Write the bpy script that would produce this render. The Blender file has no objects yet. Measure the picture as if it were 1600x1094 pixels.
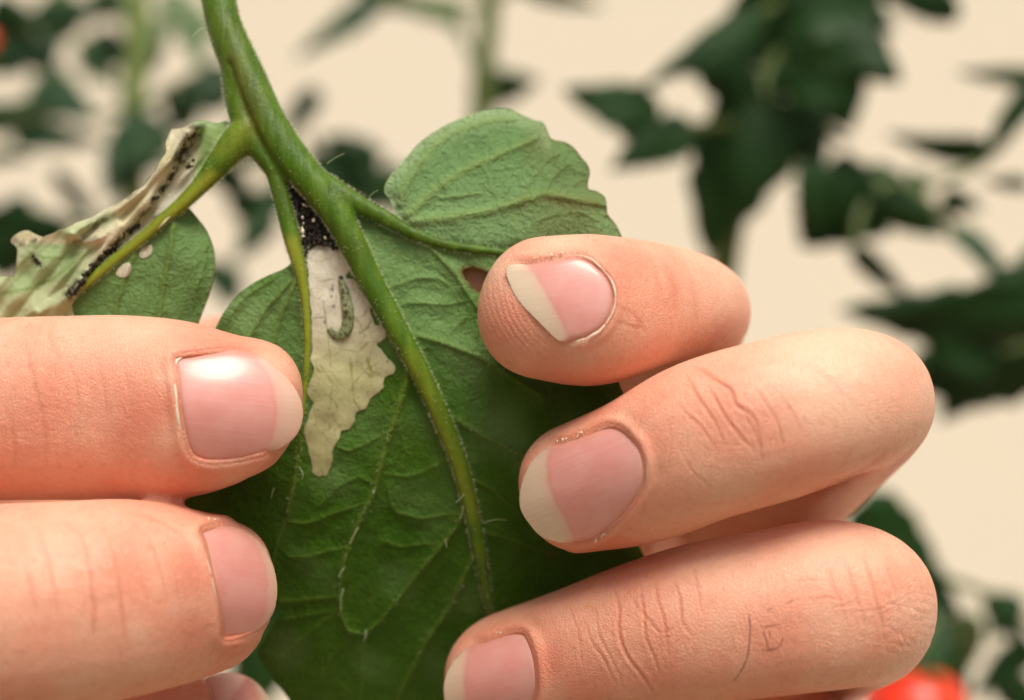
import bpy, bmesh, math, random
import numpy as np
from mathutils import Vector, kdtree
from mathutils.bvhtree import BVHTree

random.seed(7); rng = np.random.default_rng(7)
C = bpy.context.scene.collection
SC = bpy.context.scene

# ---------------------------------------------------------------- camera, sky, sun, exposure
K, D = 0.058, 135.0                       # mm per picture unit on the leaf, camera to leaf in mm
ORG = np.array([0.0, 0.0, 1.05])          # the held leaf is 1.05 m above the floor
cam = bpy.data.objects.new('camera', bpy.data.cameras.new('camera')); C.objects.link(cam)
cam.location = ORG + np.array([0, -D*0.001, 0]); cam.rotation_euler = (math.radians(90), 0, 0)
cam.data.sensor_width = 36; cam.data.lens = 36*D/(1600*K)
cam.data.clip_start = 0.01; cam.data.clip_end = 100
cam.data.dof.use_dof = True; cam.data.dof.focus_distance = 0.1280; cam.data.dof.aperture_fstop = 15
SC.camera = cam

SUN_EL, SUN_AZ = math.radians(60), math.radians(162)      # azimuth clockwise from +Y
w = bpy.data.worlds.new('World'); SC.world = w; w.use_nodes = True
nt = w.node_tree; nt.nodes.clear()
wo = nt.nodes.new('ShaderNodeOutputWorld'); bg = nt.nodes.new('ShaderNodeBackground')
sky = nt.nodes.new('ShaderNodeTexSky'); sky.sky_type = 'NISHITA'; sky.sun_disc = False
sky.sun_elevation = SUN_EL; sky.sun_rotation = SUN_AZ; sky.dust_density = 6; sky.air_density = 1.0; sky.ozone_density = 0.5
hs = nt.nodes.new('ShaderNodeHueSaturation'); hs.inputs['Saturation'].default_value = 0.05
nt.links.new(sky.outputs[0], hs.inputs['Color']); nt.links.new(hs.outputs[0], bg.inputs[0])
bg.inputs[1].default_value = 0.05; nt.links.new(bg.outputs[0], wo.inputs[0])
sl = bpy.data.lights.new('sun', 'SUN'); sl.energy = 1.5; sl.angle = math.radians(30); sl.color = (1, 0.915, 0.79)
sun = bpy.data.objects.new('sun', sl); C.objects.link(sun)
sd = Vector((math.sin(SUN_AZ)*math.cos(SUN_EL), math.cos(SUN_AZ)*math.cos(SUN_EL), math.sin(SUN_EL)))
sun.rotation_euler = (-sd).to_track_quat('-Z', 'Y').to_euler(); sun.location = (1, -1, 4)
vs = SC.view_settings; vs.view_transform = 'Standard'; vs.look = 'None'; vs.gamma = 1; vs.exposure = 0.98
vs.use_curve_mapping = False
SC.cycles.use_denoising = True

# ---------------------------------------------------------------- helpers
def at(px, py, d):
    """picture units + mm of depth towards the camera -> mm, relative to ORG"""
    px, py, d = np.broadcast_arrays(np.asarray(px, float), np.asarray(py, float), np.asarray(d, float))
    s = (D-d)/D
    return np.stack([(px-800)*K*s, -d, -(py-547)*K*s], -1)
def inv(p):
    d = -p[..., 1]; s = (D-d)/D
    return p[..., 0]/(K*s)+800, 547-p[..., 2]/(K*s), d
def W(mm): return np.asarray(mm)*0.001 + ORG

def tag(o, label=None, cat=None, group=None, kind=None):
    for k, v in (('label', label), ('category', cat), ('group', group), ('kind', kind)):
        if v: o[k] = v
    return o
def empty(name, mm):
    o = bpy.data.objects.new(name, None); C.objects.link(o)
    o.location = W(mm); o.empty_display_size = 0.005
    return o
def mesh_obj(name, mm, faces, mat, parent=None, smooth=True, origin=None, attrs=None):
    """mm: world-aligned mm coordinates relative to ORG"""
    base = np.asarray(parent_mm(parent)) if parent is not None else (np.asarray(origin) if origin is not None else np.zeros(3))
    me = bpy.data.meshes.new(name)
    v = (np.asarray(mm)-base)*0.001
    me.from_pydata(v.tolist(), [], [list(map(int, f)) for f in faces]) if not isinstance(faces, np.ndarray) else fast_mesh(me, v, faces)
    if smooth: me.shade_smooth()
    if mat: me.materials.append(mat)
    o = bpy.data.objects.new(name, me); C.objects.link(o)
    if parent is not None: o.parent = parent
    else: o.location = W(base)
    for k, (typ, arr) in (attrs or {}).items(): set_attr(me, k, typ, arr)
    return o
def fast_mesh(me, v, f):
    n = f.shape[1]
    me.vertices.add(len(v)); me.vertices.foreach_set('co', np.asarray(v, np.float32).ravel())
    me.loops.add(f.size); me.loops.foreach_set('vertex_index', f.astype(np.int32).ravel())
    me.polygons.add(len(f)); me.polygons.foreach_set('loop_start', np.arange(0, f.size, n, dtype=np.int32))
    me.update(calc_edges=True); me.validate()
def set_attr(me, k, typ, arr):
    a = me.attributes.new(k, typ, 'POINT'); arr = np.asarray(arr, np.float32)
    if typ == 'FLOAT': a.data.foreach_set('value', arr.ravel())
    elif typ == 'FLOAT_VECTOR': a.data.foreach_set('vector', arr.ravel())
    else:
        if arr.shape[1] == 3: arr = np.concatenate([arr, np.ones((len(arr), 1), np.float32)], 1)
        a.data.foreach_set('color', arr.ravel())
def parent_mm(p):
    o = np.zeros(3)
    while p is not None:
        o = o + np.array(p.location); p = p.parent
    return (o-ORG)*1000

def crom(pts, n, closed=False):
    P_ = np.asarray(pts, float); m = len(P_)
    if closed: idx = lambda i: P_[i % m]; segs = m
    else: idx = lambda i: P_[min(max(i, 0), m-1)]; segs = m-1
    out = []
    for s in range(segs):
        p0, p1, p2, p3 = idx(s-1), idx(s), idx(s+1), idx(s+2)
        for t in np.linspace(0, 1, n, endpoint=False):
            out.append(0.5*((2*p1)+(-p0+p2)*t+(2*p0-5*p1+4*p2-p3)*t*t+(-p0+3*p1-3*p2+p3)*t**3))
    if not closed: out.append(P_[-1])
    return np.array(out)

def tube(cen, ra, rb=None, n0=None, seg=24, power=2.0, cap0=True, cap1=True):
    """closed loft; ra across, rb along the carried normal; all mm"""
    cen = np.asarray(cen, float); N = len(cen); rb = ra if rb is None else rb
    ra = np.broadcast_to(np.asarray(ra, float), (N,)); rb = np.broadcast_to(np.asarray(rb, float), (N,))
    T = np.gradient(cen, axis=0); T /= np.linalg.norm(T, axis=1)[:, None]+1e-12
    n = np.array(n0 if n0 is not None else (0, -1, 0.001), float)
    V = []
    th = np.linspace(0, 2*math.pi, seg, endpoint=False)
    c, s = np.cos(th), np.sin(th)
    c = np.sign(c)*np.abs(c)**(2/power); s = np.sign(s)*np.abs(s)**(2/power)
    for i in range(N):
        n = n - T[i]*np.dot(n, T[i]); n /= np.linalg.norm(n)+1e-12
        b = np.cross(T[i], n)
        V.append(cen[i]+np.outer(c*ra[i], b)+np.outer(s*rb[i], n))
    V = np.concatenate(V); F = []
    for i in range(N-1):
        for j in range(seg):
            k = (j+1) % seg
            F.append((i*seg+j, i*seg+k, (i+1)*seg+k, (i+1)*seg+j))
    if cap0: F.append(tuple(range(seg-1, -1, -1)))
    if cap1: F.append(tuple((N-1)*seg+j for j in range(seg)))
    return V, F
def rounded(cen, ra, rb, tip, seg=28, power=2.15, n0=None, ncap=12, end_cap=0):
    """tube whose start closes in a rounded cap at tip"""
    c0 = cen[0]; ph = np.linspace(math.pi/2*0.985, 0, ncap, endpoint=False)
    cc = np.array([c0+(np.asarray(tip)-c0)*math.sin(p) for p in ph])
    k = np.cos(ph)**0.92
    return tube(np.concatenate([cc, cen]), np.concatenate([ra[0]*k, ra]), np.concatenate([rb[0]*k, rb]), n0, seg, power)
def merge(parts):
    V, F, o = [], [], 0
    for v, f in parts:
        V.append(v); F += [tuple(i+o for i in q) for q in f]; o += len(v)
    return np.concatenate(V), F

def remeshed(V, F, voxel):
    me = bpy.data.meshes.new('t'); me.from_pydata((np.asarray(V)).tolist(), [], F)
    o = bpy.data.objects.new('t', me); C.objects.link(o)
    m = o.modifiers.new('r', 'REMESH'); m.mode = 'VOXEL'; m.voxel_size = voxel
    dg = bpy.context.evaluated_depsgraph_get(); dg.update()
    me2 = bpy.data.meshes.new_from_object(o.evaluated_get(dg))
    bpy.data.objects.remove(o); bpy.data.meshes.remove(me)
    return me2
def coords(me):
    a = np.empty(len(me.vertices)*3, np.float32); me.vertices.foreach_get('co', a); return a.reshape(-1, 3).astype(float)
def normals(me):
    me.update(); a = np.empty(len(me.vertices)*3, np.float32); me.vertices.foreach_get('normal', a); return a.reshape(-1, 3).astype(float)
def edges(me):
    a = np.empty(len(me.edges)*2, np.int32); me.edges.foreach_get('vertices', a); return a.reshape(-1, 2)
def smooth(co, E, it, wgt=None, lam=0.5):
    n = len(co); cnt = np.bincount(E.ravel(), minlength=n).clip(1)
    for _ in range(it):
        acc = np.stack([np.bincount(E[:, 0], co[E[:, 1], k], n)+np.bincount(E[:, 1], co[E[:, 0], k], n) for k in range(3)], 1)
        dlt = (acc/cnt[:, None]-co)*lam
        co = co + (dlt if wgt is None else dlt*wgt[:, None])
    return co

def inside(poly, X, Y):
    r = np.zeros(X.shape, bool); x0, y0 = poly[-1]
    for x1, y1 in poly:
        if y0 != y1:
            c = ((y1 > Y) != (y0 > Y)) & (X < (x0-x1)*(Y-y1)/(y0-y1)+x1)
            r ^= c
        x0, y0 = x1, y1
    return r
def gridmesh(outer, step, holes=()):
    """fine grid clipped to an outline: returns 2-D points, quads"""
    rings = [np.asarray(outer)]+[np.asarray(h) for h in holes]
    lo, hi = rings[0].min(0)-step, rings[0].max(0)+step
    xs = np.arange(lo[0], hi[0]+step, step); ys = np.arange(lo[1], hi[1]+step, step)
    X, Y = np.meshgrid(xs, ys, indexing='ij')
    ins = inside(rings[0], X, Y)
    for h in rings[1:]: ins &= ~inside(h, X, Y)
    dense = []
    for r in rings:
        nx = np.roll(r, -1, 0); L = np.linalg.norm(nx-r, axis=1)
        for a, b, l in zip(r, nx, L):
            k = max(2, int(l/(step*0.3))); t = np.linspace(0, 1, k, endpoint=False)[:, None]; dense.append(a+(b-a)*t)
    dense = np.concatenate(dense)
    kd = kdtree.KDTree(len(dense))
    for i, p in enumerate(dense): kd.insert((p[0], p[1], 0), i)
    kd.balance()
    # outside points that touch an inside point
    nb = np.zeros_like(ins)
    nb[1:] |= ins[:-1]; nb[:-1] |= ins[1:]; nb[:, 1:] |= ins[:, :-1]; nb[:, :-1] |= ins[:, 1:]
    nb[1:, 1:] |= ins[:-1, :-1]; nb[:-1, :-1] |= ins[1:, 1:]; nb[1:, :-1] |= ins[:-1, 1:]; nb[:-1, 1:] |= ins[1:, :-1]
    near = nb & ~ins
    for i, j in zip(*np.nonzero(near)):
        co, _, dd = kd.find((X[i, j], Y[i, j], 0))
        X[i, j], Y[i, j] = co[0], co[1]
    use = ins | near
    q = use[:-1, :-1] & use[1:, :-1] & use[1:, 1:] & use[:-1, 1:]
    q &= ins[:-1, :-1] | ins[1:, :-1] | ins[1:, 1:] | ins[:-1, 1:]
    I, J = np.nonzero(q); idx = np.arange(X.size).reshape(X.shape)
    F = np.stack([idx[I, J], idx[I, J+1], idx[I+1, J+1], idx[I+1, J]], 1)
    u, invf = np.unique(F, return_inverse=True)
    return np.stack([X.ravel()[u], Y.ravel()[u]], 1), invf.reshape(F.shape)
def poly_dist(pts, line, cutoff=None):
    """distance to a polyline and the fraction along it"""
    line = np.asarray(line, float); best = np.full(len(pts), 1e9); frac = np.zeros(len(pts))
    L = np.concatenate([[0], np.cumsum(np.linalg.norm(np.diff(line, axis=0), axis=1))])
    for k in range(len(line)-1):
        a, b = line[k], line[k+1]; ab = b-a; l2 = ab@ab+1e-12
        t = np.clip(((pts-a)@ab)/l2, 0, 1)
        dd = np.linalg.norm(pts-(a+t[:, None]*ab), axis=1); m = dd < best
        best[m] = dd[m]; frac[m] = (L[k]+t[m]*(L[k+1]-L[k]))/L[-1]
    return best, frac
def ss(a, b, x):
    t = np.clip((x-a)/(b-a), 0, 1); return t*t*(3-2*t)
def vnoise(p, scale, seed=0):
    """cheap smooth noise, 2-D points, about -1..1"""
    r = np.random.default_rng(seed); out = np.zeros(len(p))
    for k in range(9):
        a = r.uniform(0, 6.283); f = scale*r.uniform(0.5, 1.6); ph = r.uniform(0, 6.283)
        out += np.sin((p[:, 0]*math.cos(a)+p[:, 1]*math.sin(a))*f+ph)
    return out/3.5

# ---------------------------------------------------------------- materials
class NB:
    def __init__(s, name):
        s.m = bpy.data.materials.new(name); s.m.use_nodes = True; s.t = s.m.node_tree; s.t.nodes.clear()
        s.out = s.n('OutputMaterial'); s.b = s.n('BsdfPrincipled'); s.l(s.b.outputs[0], s.out.inputs[0])
    def n(s, t, **kw):
        x = s.t.nodes.new('ShaderNode'+t)
        for k, v in kw.items(): setattr(x, k, v)
        return x
    def l(s, a, b): s.t.links.new(a, b)
    def put(s, sock, v):
        if isinstance(v, bpy.types.NodeSocket): s.l(v, sock)
        elif isinstance(v, (tuple, list)) and len(v) == 3 and sock.type == 'RGBA': sock.default_value = (*v, 1)
        else: sock.default_value = v
    def set(s, **kw):
        for k, v in kw.items(): s.put(s.b.inputs[k.replace('_', ' ')], v)
    def mix(s, f, a, b, mode='MIX'):
        x = s.n('Mix', data_type='RGBA', blend_type=mode); s.put(x.inputs[0], f); s.put(x.inputs[6], a); s.put(x.inputs[7], b); return x.outputs[2]
    def math(s, op, a, b=0.0, c=None, clamp=False):
        x = s.n('Math', operation=op, use_clamp=clamp); s.put(x.inputs[0], a); s.put(x.inputs[1], b)
        if c is not None: s.put(x.inputs[2], c)
        return x.outputs[0]
    def ramp(s, v, lo, hi, a=0.0, b=1.0):
        x = s.n('MapRange', interpolation_type='SMOOTHSTEP'); s.put(x.inputs[0], v); x.inputs[1].default_value = lo; x.inputs[2].default_value = hi
        x.inputs[3].default_value = a; x.inputs[4].default_value = b; return x.outputs[0]
    def attr(s, name): return s.n('Attribute', attribute_name=name)
    def co(s): return s.n('TexCoord').outputs['Object']
    def noise(s, v, scale, detail=4, rough=0.55, dist=0.0):
        x = s.n('TexNoise'); s.put(x.inputs['Vector'], v); x.inputs['Scale'].default_value = scale; x.inputs['Detail'].default_value = detail
        x.inputs['Roughness'].default_value = rough; x.inputs['Distortion'].default_value = dist; return x.outputs[0]
    def vor(s, v, scale, feature='F1', rnd=1.0):
        x = s.n('TexVoronoi', feature=feature); s.put(x.inputs['Vector'], v); x.inputs['Scale'].default_value = scale
        x.inputs['Randomness'].default_value = rnd; return x.outputs[0]
    def warp(s, v, scale, amt):
        nz = s.n('TexNoise'); s.put(nz.inputs['Vector'], v); nz.inputs['Scale'].default_value = scale
        a = s.n('VectorMath', operation='SUBTRACT'); s.l(nz.outputs[1], a.inputs[0]); a.inputs[1].default_value = (0.5,)*3
        b = s.n('VectorMath', operation='SCALE'); s.l(a.outputs[0], b.inputs[0]); b.inputs['Scale'].default_value = amt
        c = s.n('VectorMath', operation='ADD'); s.put(c.inputs[0], v); s.l(b.outputs[0], c.inputs[1]); return c.outputs[0]
    def bump(s, h, dist, strength=1.0, prev=None):
        x = s.n('Bump'); s.put(x.inputs['Height'], h); x.inputs['Distance'].default_value = dist; x.inputs['Strength'].default_value = strength
        if prev is not None: s.l(prev, x.inputs['Normal'])
        return x.outputs[0]
    def translucent(s, col, f):
        t = s.n('BsdfTranslucent'); s.put(t.inputs[0], col); mx = s.n('MixShader'); s.put(mx.inputs[0], f)
        s.l(s.b.outputs[0], mx.inputs[1]); s.l(t.outputs[0], mx.inputs[2]); s.l(mx.outputs[0], s.out.inputs[0])

def srgb(r, g, b):
    f = lambda c: (c/255/12.92) if c <= 10 else ((c/255+0.055)/1.055)**2.4
    return (f(r), f(g), f(b))

def mat_skin():
    s = NB('skin'); co = s.co(); a = s.attr('skin'); sep = s.n('SeparateColor'); s.l(a.outputs['Color'], sep.inputs[0])
    n1 = s.noise(co, 260, 3); n2 = s.noise(co, 1400, 3); n3 = s.noise(co, 90, 2)
    base = s.mix(s.ramp(n3, 0.3, 0.7), (0.90, 0.465, 0.31), (0.86, 0.35, 0.225))
    base = s.mix(s.ramp(n1, 0.40, 0.70, 0, 0.4), base, (0.88, 0.53, 0.37))
    base = s.mix(s.ramp(n2, 0.45, 0.8, 0, 0.35), base, (0.66, 0.23, 0.13))
    base = s.mix(sep.outputs[0], base, (0.70, 0.16, 0.095))
    base = s.mix(sep.outputs[1], base, (0.93, 0.70, 0.51))  # pale patches, with the light on the finger tops painted in
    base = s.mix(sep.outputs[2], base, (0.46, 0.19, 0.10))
    s.set(Base_Color=base, Roughness=s.ramp(n2, 0.3, 0.7, 0.36, 0.52), Subsurface_Weight=0.25, Subsurface_Radius=(1.0, 0.38, 0.2), Subsurface_Scale=0.0014)
    s.b.inputs['Specular IOR Level'].default_value = 0.4
    wv = s.warp(co, 700, 0.0006)
    lat = s.vor(wv, 3300, 'DISTANCE_TO_EDGE')
    b1 = s.bump(s.ramp(lat, 0.0, 0.16), 0.00005, 0.7)
    mp = s.n('Mapping'); s.l(s.warp(co, 300, 0.0012), mp.inputs[0]); mp.inputs['Scale'].default_value = (1.0, 0.5, 0.28); b2 = s.bump(s.noise(mp.outputs[0], 3600, 4, 0.65), 0.00011, 0.65, b1)
    b3 = s.bump(s.noise(co, 300, 2), 0.00035, 0.3, b2)
    s.l(b3, s.b.inputs['Normal']); return s.m
def mat_nail():
    s = NB('nail'); a = s.attr('nail'); sep = s.n('SeparateColor'); s.l(a.outputs['Color'], sep.inputs[0]); uv = s.attr('nuv').outputs['Vector']
    mp = s.n('Mapping'); s.l(uv, mp.inputs[0]); mp.inputs['Scale'].default_value = (0.12, 3.2, 1)
    st = s.noise(mp.outputs[0], 1.0, 4, 0.6)
    n1 = s.noise(uv, 0.35, 2)
    bed = s.mix(s.ramp(n1, 0.3, 0.7), (0.80, 0.37, 0.32), (0.77, 0.31, 0.265))
    bed = s.mix(s.ramp(st, 0.4, 0.75, 0, 0.25), bed, (0.80, 0.47, 0.42))
    bed = s.mix(sep.outputs[1], bed, (0.76, 0.48, 0.44))
    fr = s.mix(s.ramp(st, 0.35, 0.75), (0.76, 0.62, 0.45), (0.72, 0.56, 0.39))
    col = s.mix(sep.outputs[0], bed, fr)
    col = s.mix(sep.outputs[2], col, (0.60, 0.22, 0.13))  # redder nail-bed rim, with shade from the skin fold painted in
    s.set(Base_Color=col, Roughness=0.36, Subsurface_Weight=0.25, Subsurface_Radius=(1, 0.45, 0.35), Subsurface_Scale=0.001, Coat_Weight=0.5, Coat_Roughness=0.16)
    s.b.inputs['Specular IOR Level'].default_value = 0.42
    s.l(s.bump(st, 0.00008, 0.3), s.b.inputs['Normal']); return s.m
def mat_cuticle():
    s = NB('cuticle'); s.set(Base_Color=(0.86, 0.68, 0.52), Roughness=0.45, Subsurface_Weight=0.3, Subsurface_Scale=0.0006)
    s.l(s.bump(s.noise(s.co(), 5000, 2), 0.0001, 0.6), s.b.inputs['Normal']); return s.m
def mat_leaf(name, dark, mid, pale, vein, fine=1.0, gloss=0.50, trans=0.15):
    s = NB(name); co = s.co(); a = s.attr('leaf'); sep = s.n('SeparateColor'); s.l(a.outputs['Color'], sep.inputs[0])
    n1 = s.noise(co, 160, 4); n2 = s.noise(co, 1500, 4, 0.65); n3 = s.noise(co, 60, 2)
    base = s.mix(s.ramp(n3, 0.3, 0.7), dark, mid)
    base = s.mix(s.ramp(n1, 0.4, 0.75, 0, 0.5), base, mid)
    base = s.mix(sep.outputs[1], base, pale)
    wv = s.warp(co, 260, 0.004)
    e1 = s.vor(wv, 240, 'DISTANCE_TO_EDGE'); e2 = s.vor(s.warp(co, 600, 0.0015), 1100, 'DISTANCE_TO_EDGE')
    l1 = s.ramp(e1, 0.0, 0.035, 1, 0); l2 = s.ramp(e2, 0.0, 0.10, 1, 0)
    base = s.mix(s.math('MULTIPLY', s.math('MULTIPLY', l1, s.ramp(n1, 0.35, 0.6)), 0.16), base, vein)
    base = s.mix(s.math('MULTIPLY', l2, 0.10), base, vein)
    base = s.mix(s.ramp(n2, 0.5, 0.8, 0, 0.25), base, s.mix(0.5, base, pale))
    base = s.mix(sep.outputs[0], base, vein)
    base = s.mix(sep.outputs[2], base, (0.16, 0.10, 0.025))
    s.set(Base_Color=base, Roughness=s.ramp(n2, 0.3, 0.7, gloss, gloss+0.16))
    s.b.inputs['Specular IOR Level'].default_value = 0.15
    s.b.inputs['Sheen Weight'].default_value = 0.05; s.b.inputs['Sheen Roughness'].default_value = 0.4
    b1 = s.bump(n2, 0.00040*fine, 0.9)
    b1 = s.bump(s.noise(co, 4200, 3), 0.00010*fine, 0.7, b1)
    b2 = s.bump(s.math('MULTIPLY', l1, s.ramp(n1, 0.35, 0.6)), 0.00012, 0.4, b1); b3 = s.bump(l2, 0.00008*fine, 0.6, b2)
    s.l(b3, s.b.inputs['Normal'])
    s.translucent(s.mix(0.5, base, (0.25, 0.35, 0.03)), trans); return s.m
def mat_stem():
    s = NB('stem'); co = s.co(); a = s.attr('stem'); sep = s.n('SeparateColor'); s.l(a.outputs['Color'], sep.inputs[0])
    mp = s.n('Mapping'); s.l(co, mp.inputs[0]); mp.inputs['Rotation'].default_value = (0, math.radians(-30), 0); mp.inputs['Scale'].default_value = (1, 1, 0.12)
    st = s.noise(mp.outputs[0], 900, 3); n2 = s.noise(co, 2600, 3); n3 = s.noise(co, 180, 3)
    base = s.mix(s.ramp(st, 0.3, 0.7), (0.050, 0.120, 0.004), (0.100, 0.185, 0.010))
    base = s.mix(s.ramp(n3, 0.45, 0.75, 0, 0.6), base, (0.060, 0.085, 0.006))
    base = s.mix(sep.outputs[0], base, (0.30, 0.32, 0.025))
    base = s.mix(sep.outputs[1], base, (0.10, 0.055, 0.012))
    base = s.mix(s.ramp(n2, 0.62, 0.78, 0, 0.5), base, (0.30, 0.36, 0.12))
    s.set(Base_Color=base, Roughness=0.45, Subsurface_Weight=0.15, Subsurface_Radius=(0.5, 1, 0.1), Subsurface_Scale=0.0008)
    s.b.inputs['Specular IOR Level'].default_value = 0.25
    b1 = s.bump(n2, 0.0001, 0.6); s.l(s.bump(st, 0.0004, 0.5, b1), s.b.inputs['Normal']); return s.m
def mat_hair():
    s = NB('plant_hair'); s.set(Base_Color=(0.75, 0.80, 0.55), Roughness=0.35); s.translucent((0.8, 0.85, 0.55), 0.4); return s.m
def mat_mine():
    s = NB('mined_tissue'); co = s.co(); a = s.attr('leaf'); sep = s.n('SeparateColor'); s.l(a.outputs['Color'], sep.inputs[0])
    n1 = s.noise(co, 350, 4); n2 = s.noise(co, 2200, 4, 0.7)
    base = s.mix(s.ramp(n1, 0.3, 0.7), (0.74, 0.68, 0.54), (0.70, 0.64, 0.49))
    grn = s.mix(s.ramp(n1, 0.3, 0.7), (0.56, 0.54, 0.27), (0.48, 0.47, 0.21))
    base = s.mix(sep.outputs[1], base, grn)
    e1 = s.vor(s.warp(co, 500, 0.0022), 620, 'DISTANCE_TO_EDGE'); l1 = s.ramp(e1, 0.0, 0.04, 1, 0); n5 = s.noise(co, 5200, 3, 0.7)
    brk = s.ramp(s.noise(co, 300, 2), 0.45, 0.6)
    base = s.mix(s.math('MULTIPLY', s.math('MULTIPLY', l1, brk), 0.55), base, (0.22, 0.19, 0.03))
    base = s.mix(s.ramp(n5, 0.5, 0.75, 0, 0.5), base, (0.30, 0.26, 0.13)); base = s.mix(s.ramp(n2, 0.5, 0.75, 0, 0.3), base, (0.36, 0.32, 0.17))
    base = s.mix(sep.outputs[0], base, (0.16, 0.17, 0.015))
    base = s.mix(sep.outputs[2], base, (0.022, 0.014, 0.006))
    s.set(Base_Color=base, Roughness=0.55)
    s.b.inputs['Specular IOR Level'].default_value = 0.35
    b1 = s.bump(n5, 0.00010, 0.6); s.l(s.bump(l1, 0.00008, 0.2, b1), s.b.inputs['Normal'])
    s.translucent((0.6, 0.5, 0.32), 0.15); return s.m
def mat_wither():
    s = NB('withered_tissue'); co = s.co(); a = s.attr('leaf'); sep = s.n('SeparateColor'); s.l(a.outputs['Color'], sep.inputs[0])
    n1 = s.noise(co, 380, 5, 0.65); n2 = s.noise(co, 1700, 4, 0.7)
    cream = s.mix(s.ramp(n1, 0.35, 0.7), (0.82, 0.75, 0.52), (0.64, 0.57, 0.32))
    cream = s.mix(s.ramp(n2, 0.55, 0.78, 0, 0.4), cream, (0.26, 0.21, 0.09))
    green = s.mix(s.ramp(n1, 0.3, 0.7), (0.32, 0.46, 0.19), (0.44, 0.56, 0.29))
    base = s.mix(sep.outputs[1], cream, green)
    base = s.mix(sep.outputs[0], base, (0.17, 0.27, 0.03))
    base = s.mix(s.math('MULTIPLY', sep.outputs[2], s.ramp(n2, 0.50, 0.68, 1, 0.45)), base, (0.030, 0.019, 0.007))
    s.set(Base_Color=base, Roughness=0.6)
    s.b.inputs['Specular IOR Level'].default_value = 0.3
    b1 = s.bump(n2, 0.0003, 0.7); s.l(s.bump(n1, 0.0006, 0.5, b1), s.b.inputs['Normal'])
    s.translucent((0.5, 0.5, 0.2), 0.15); return s.m
def mat_simple(name, c1, c2, scale, rough=0.5, bumpd=0.0, spec=0.4, trans=None):
    s = NB(name); co = s.co(); n1 = s.noise(co, scale, 4)
    s.set(Base_Color=s.mix(s.ramp(n1, 0.3, 0.7), c1, c2), Roughness=rough); s.b.inputs['Specular IOR Level'].default_value = spec
    if bumpd: s.l(s.bump(s.noise(co, scale*3, 3), bumpd, 0.6), s.b.inputs['Normal'])
    if trans: s.translucent(trans, 0.2)
    return s.m

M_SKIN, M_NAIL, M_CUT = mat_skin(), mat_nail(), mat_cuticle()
M_STEM, M_HAIR, M_MINE, M_WITH = mat_stem(), mat_hair(), mat_mine(), mat_wither()
M_BLADE = mat_leaf('leaf_underside', (0.034, 0.104, 0.003), (0.060, 0.150, 0.008), (0.185, 0.315, 0.105), (0.16, 0.24, 0.025))
M_LOBE = mat_leaf('leaf_underside_lit', (0.150, 0.280, 0.092), (0.210, 0.350, 0.135), (0.34, 0.46, 0.22), (0.27, 0.38, 0.11), 1.3)  # paler mostly from grazing light and sheen painted into the greens
M_FRASS = mat_simple('droppings', (0.010, 0.008, 0.005), (0.035, 0.024, 0.012), 3000, 0.5, 0.0001)
M_WALL = mat_simple('cream_sheet', (0.88, 0.775, 0.61), (0.86, 0.765, 0.61), 3, 0.6, 0.0)
M_FLOOR = mat_simple('floor_sheet', (0.30, 0.235, 0.155), (0.25, 0.195, 0.13), 5, 0.8, 0.0)
M_BGLEAF = [mat_simple('plant_leaf_dark', (0.010, 0.036, 0.007), (0.018, 0.058, 0.010), 60, 0.5, 0.0004, 0.2, (0.04, 0.10, 0.01)),
            mat_simple('plant_leaf_blue', (0.024, 0.064, 0.026), (0.036, 0.085, 0.034), 60, 0.5, 0.0004, 0.2, (0.05, 0.12, 0.03)),
            mat_simple('plant_leaf_light', (0.10, 0.17, 0.06), (0.15, 0.22, 0.08), 60, 0.5, 0.0004, 0.4, (0.15, 0.22, 0.05))]
M_BGSTEM = mat_simple('plant_stem', (0.09, 0.13, 0.03), (0.13, 0.17, 0.05), 80, 0.5)
M_RED = mat_simple('ripe_tomato', (0.75, 0.02, 0.008), (0.80, 0.05, 0.010), 40, 0.25, 0.0, 0.5)

# ---------------------------------------------------------------- setting: floor and cream wall
def box_mm(x0, x1, y0, y1, z0, z1):
    v = [(x, y, z) for x in (x0, x1) for y in (y0, y1) for z in (z0, z1)]
    return np.array(v, float), [(0, 1, 3, 2), (4, 6, 7, 5), (0, 4, 5, 1), (2, 3, 7, 6), (0, 2, 6, 4), (1, 5, 7, 3)]
FZ = -1050.0
v, f = box_mm(-3000, 3000, -3000, 900, FZ-60, FZ); tag(mesh_obj('floor', v, f, M_FLOOR, smooth=False, origin=(0, 0, FZ)), kind='structure')
v, f = box_mm(-3000, 3000, 902, 960, FZ, FZ+2300); tag(mesh_obj('wall', v, f, M_WALL, smooth=False, origin=(0, 902, FZ)), kind='structure')

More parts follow.
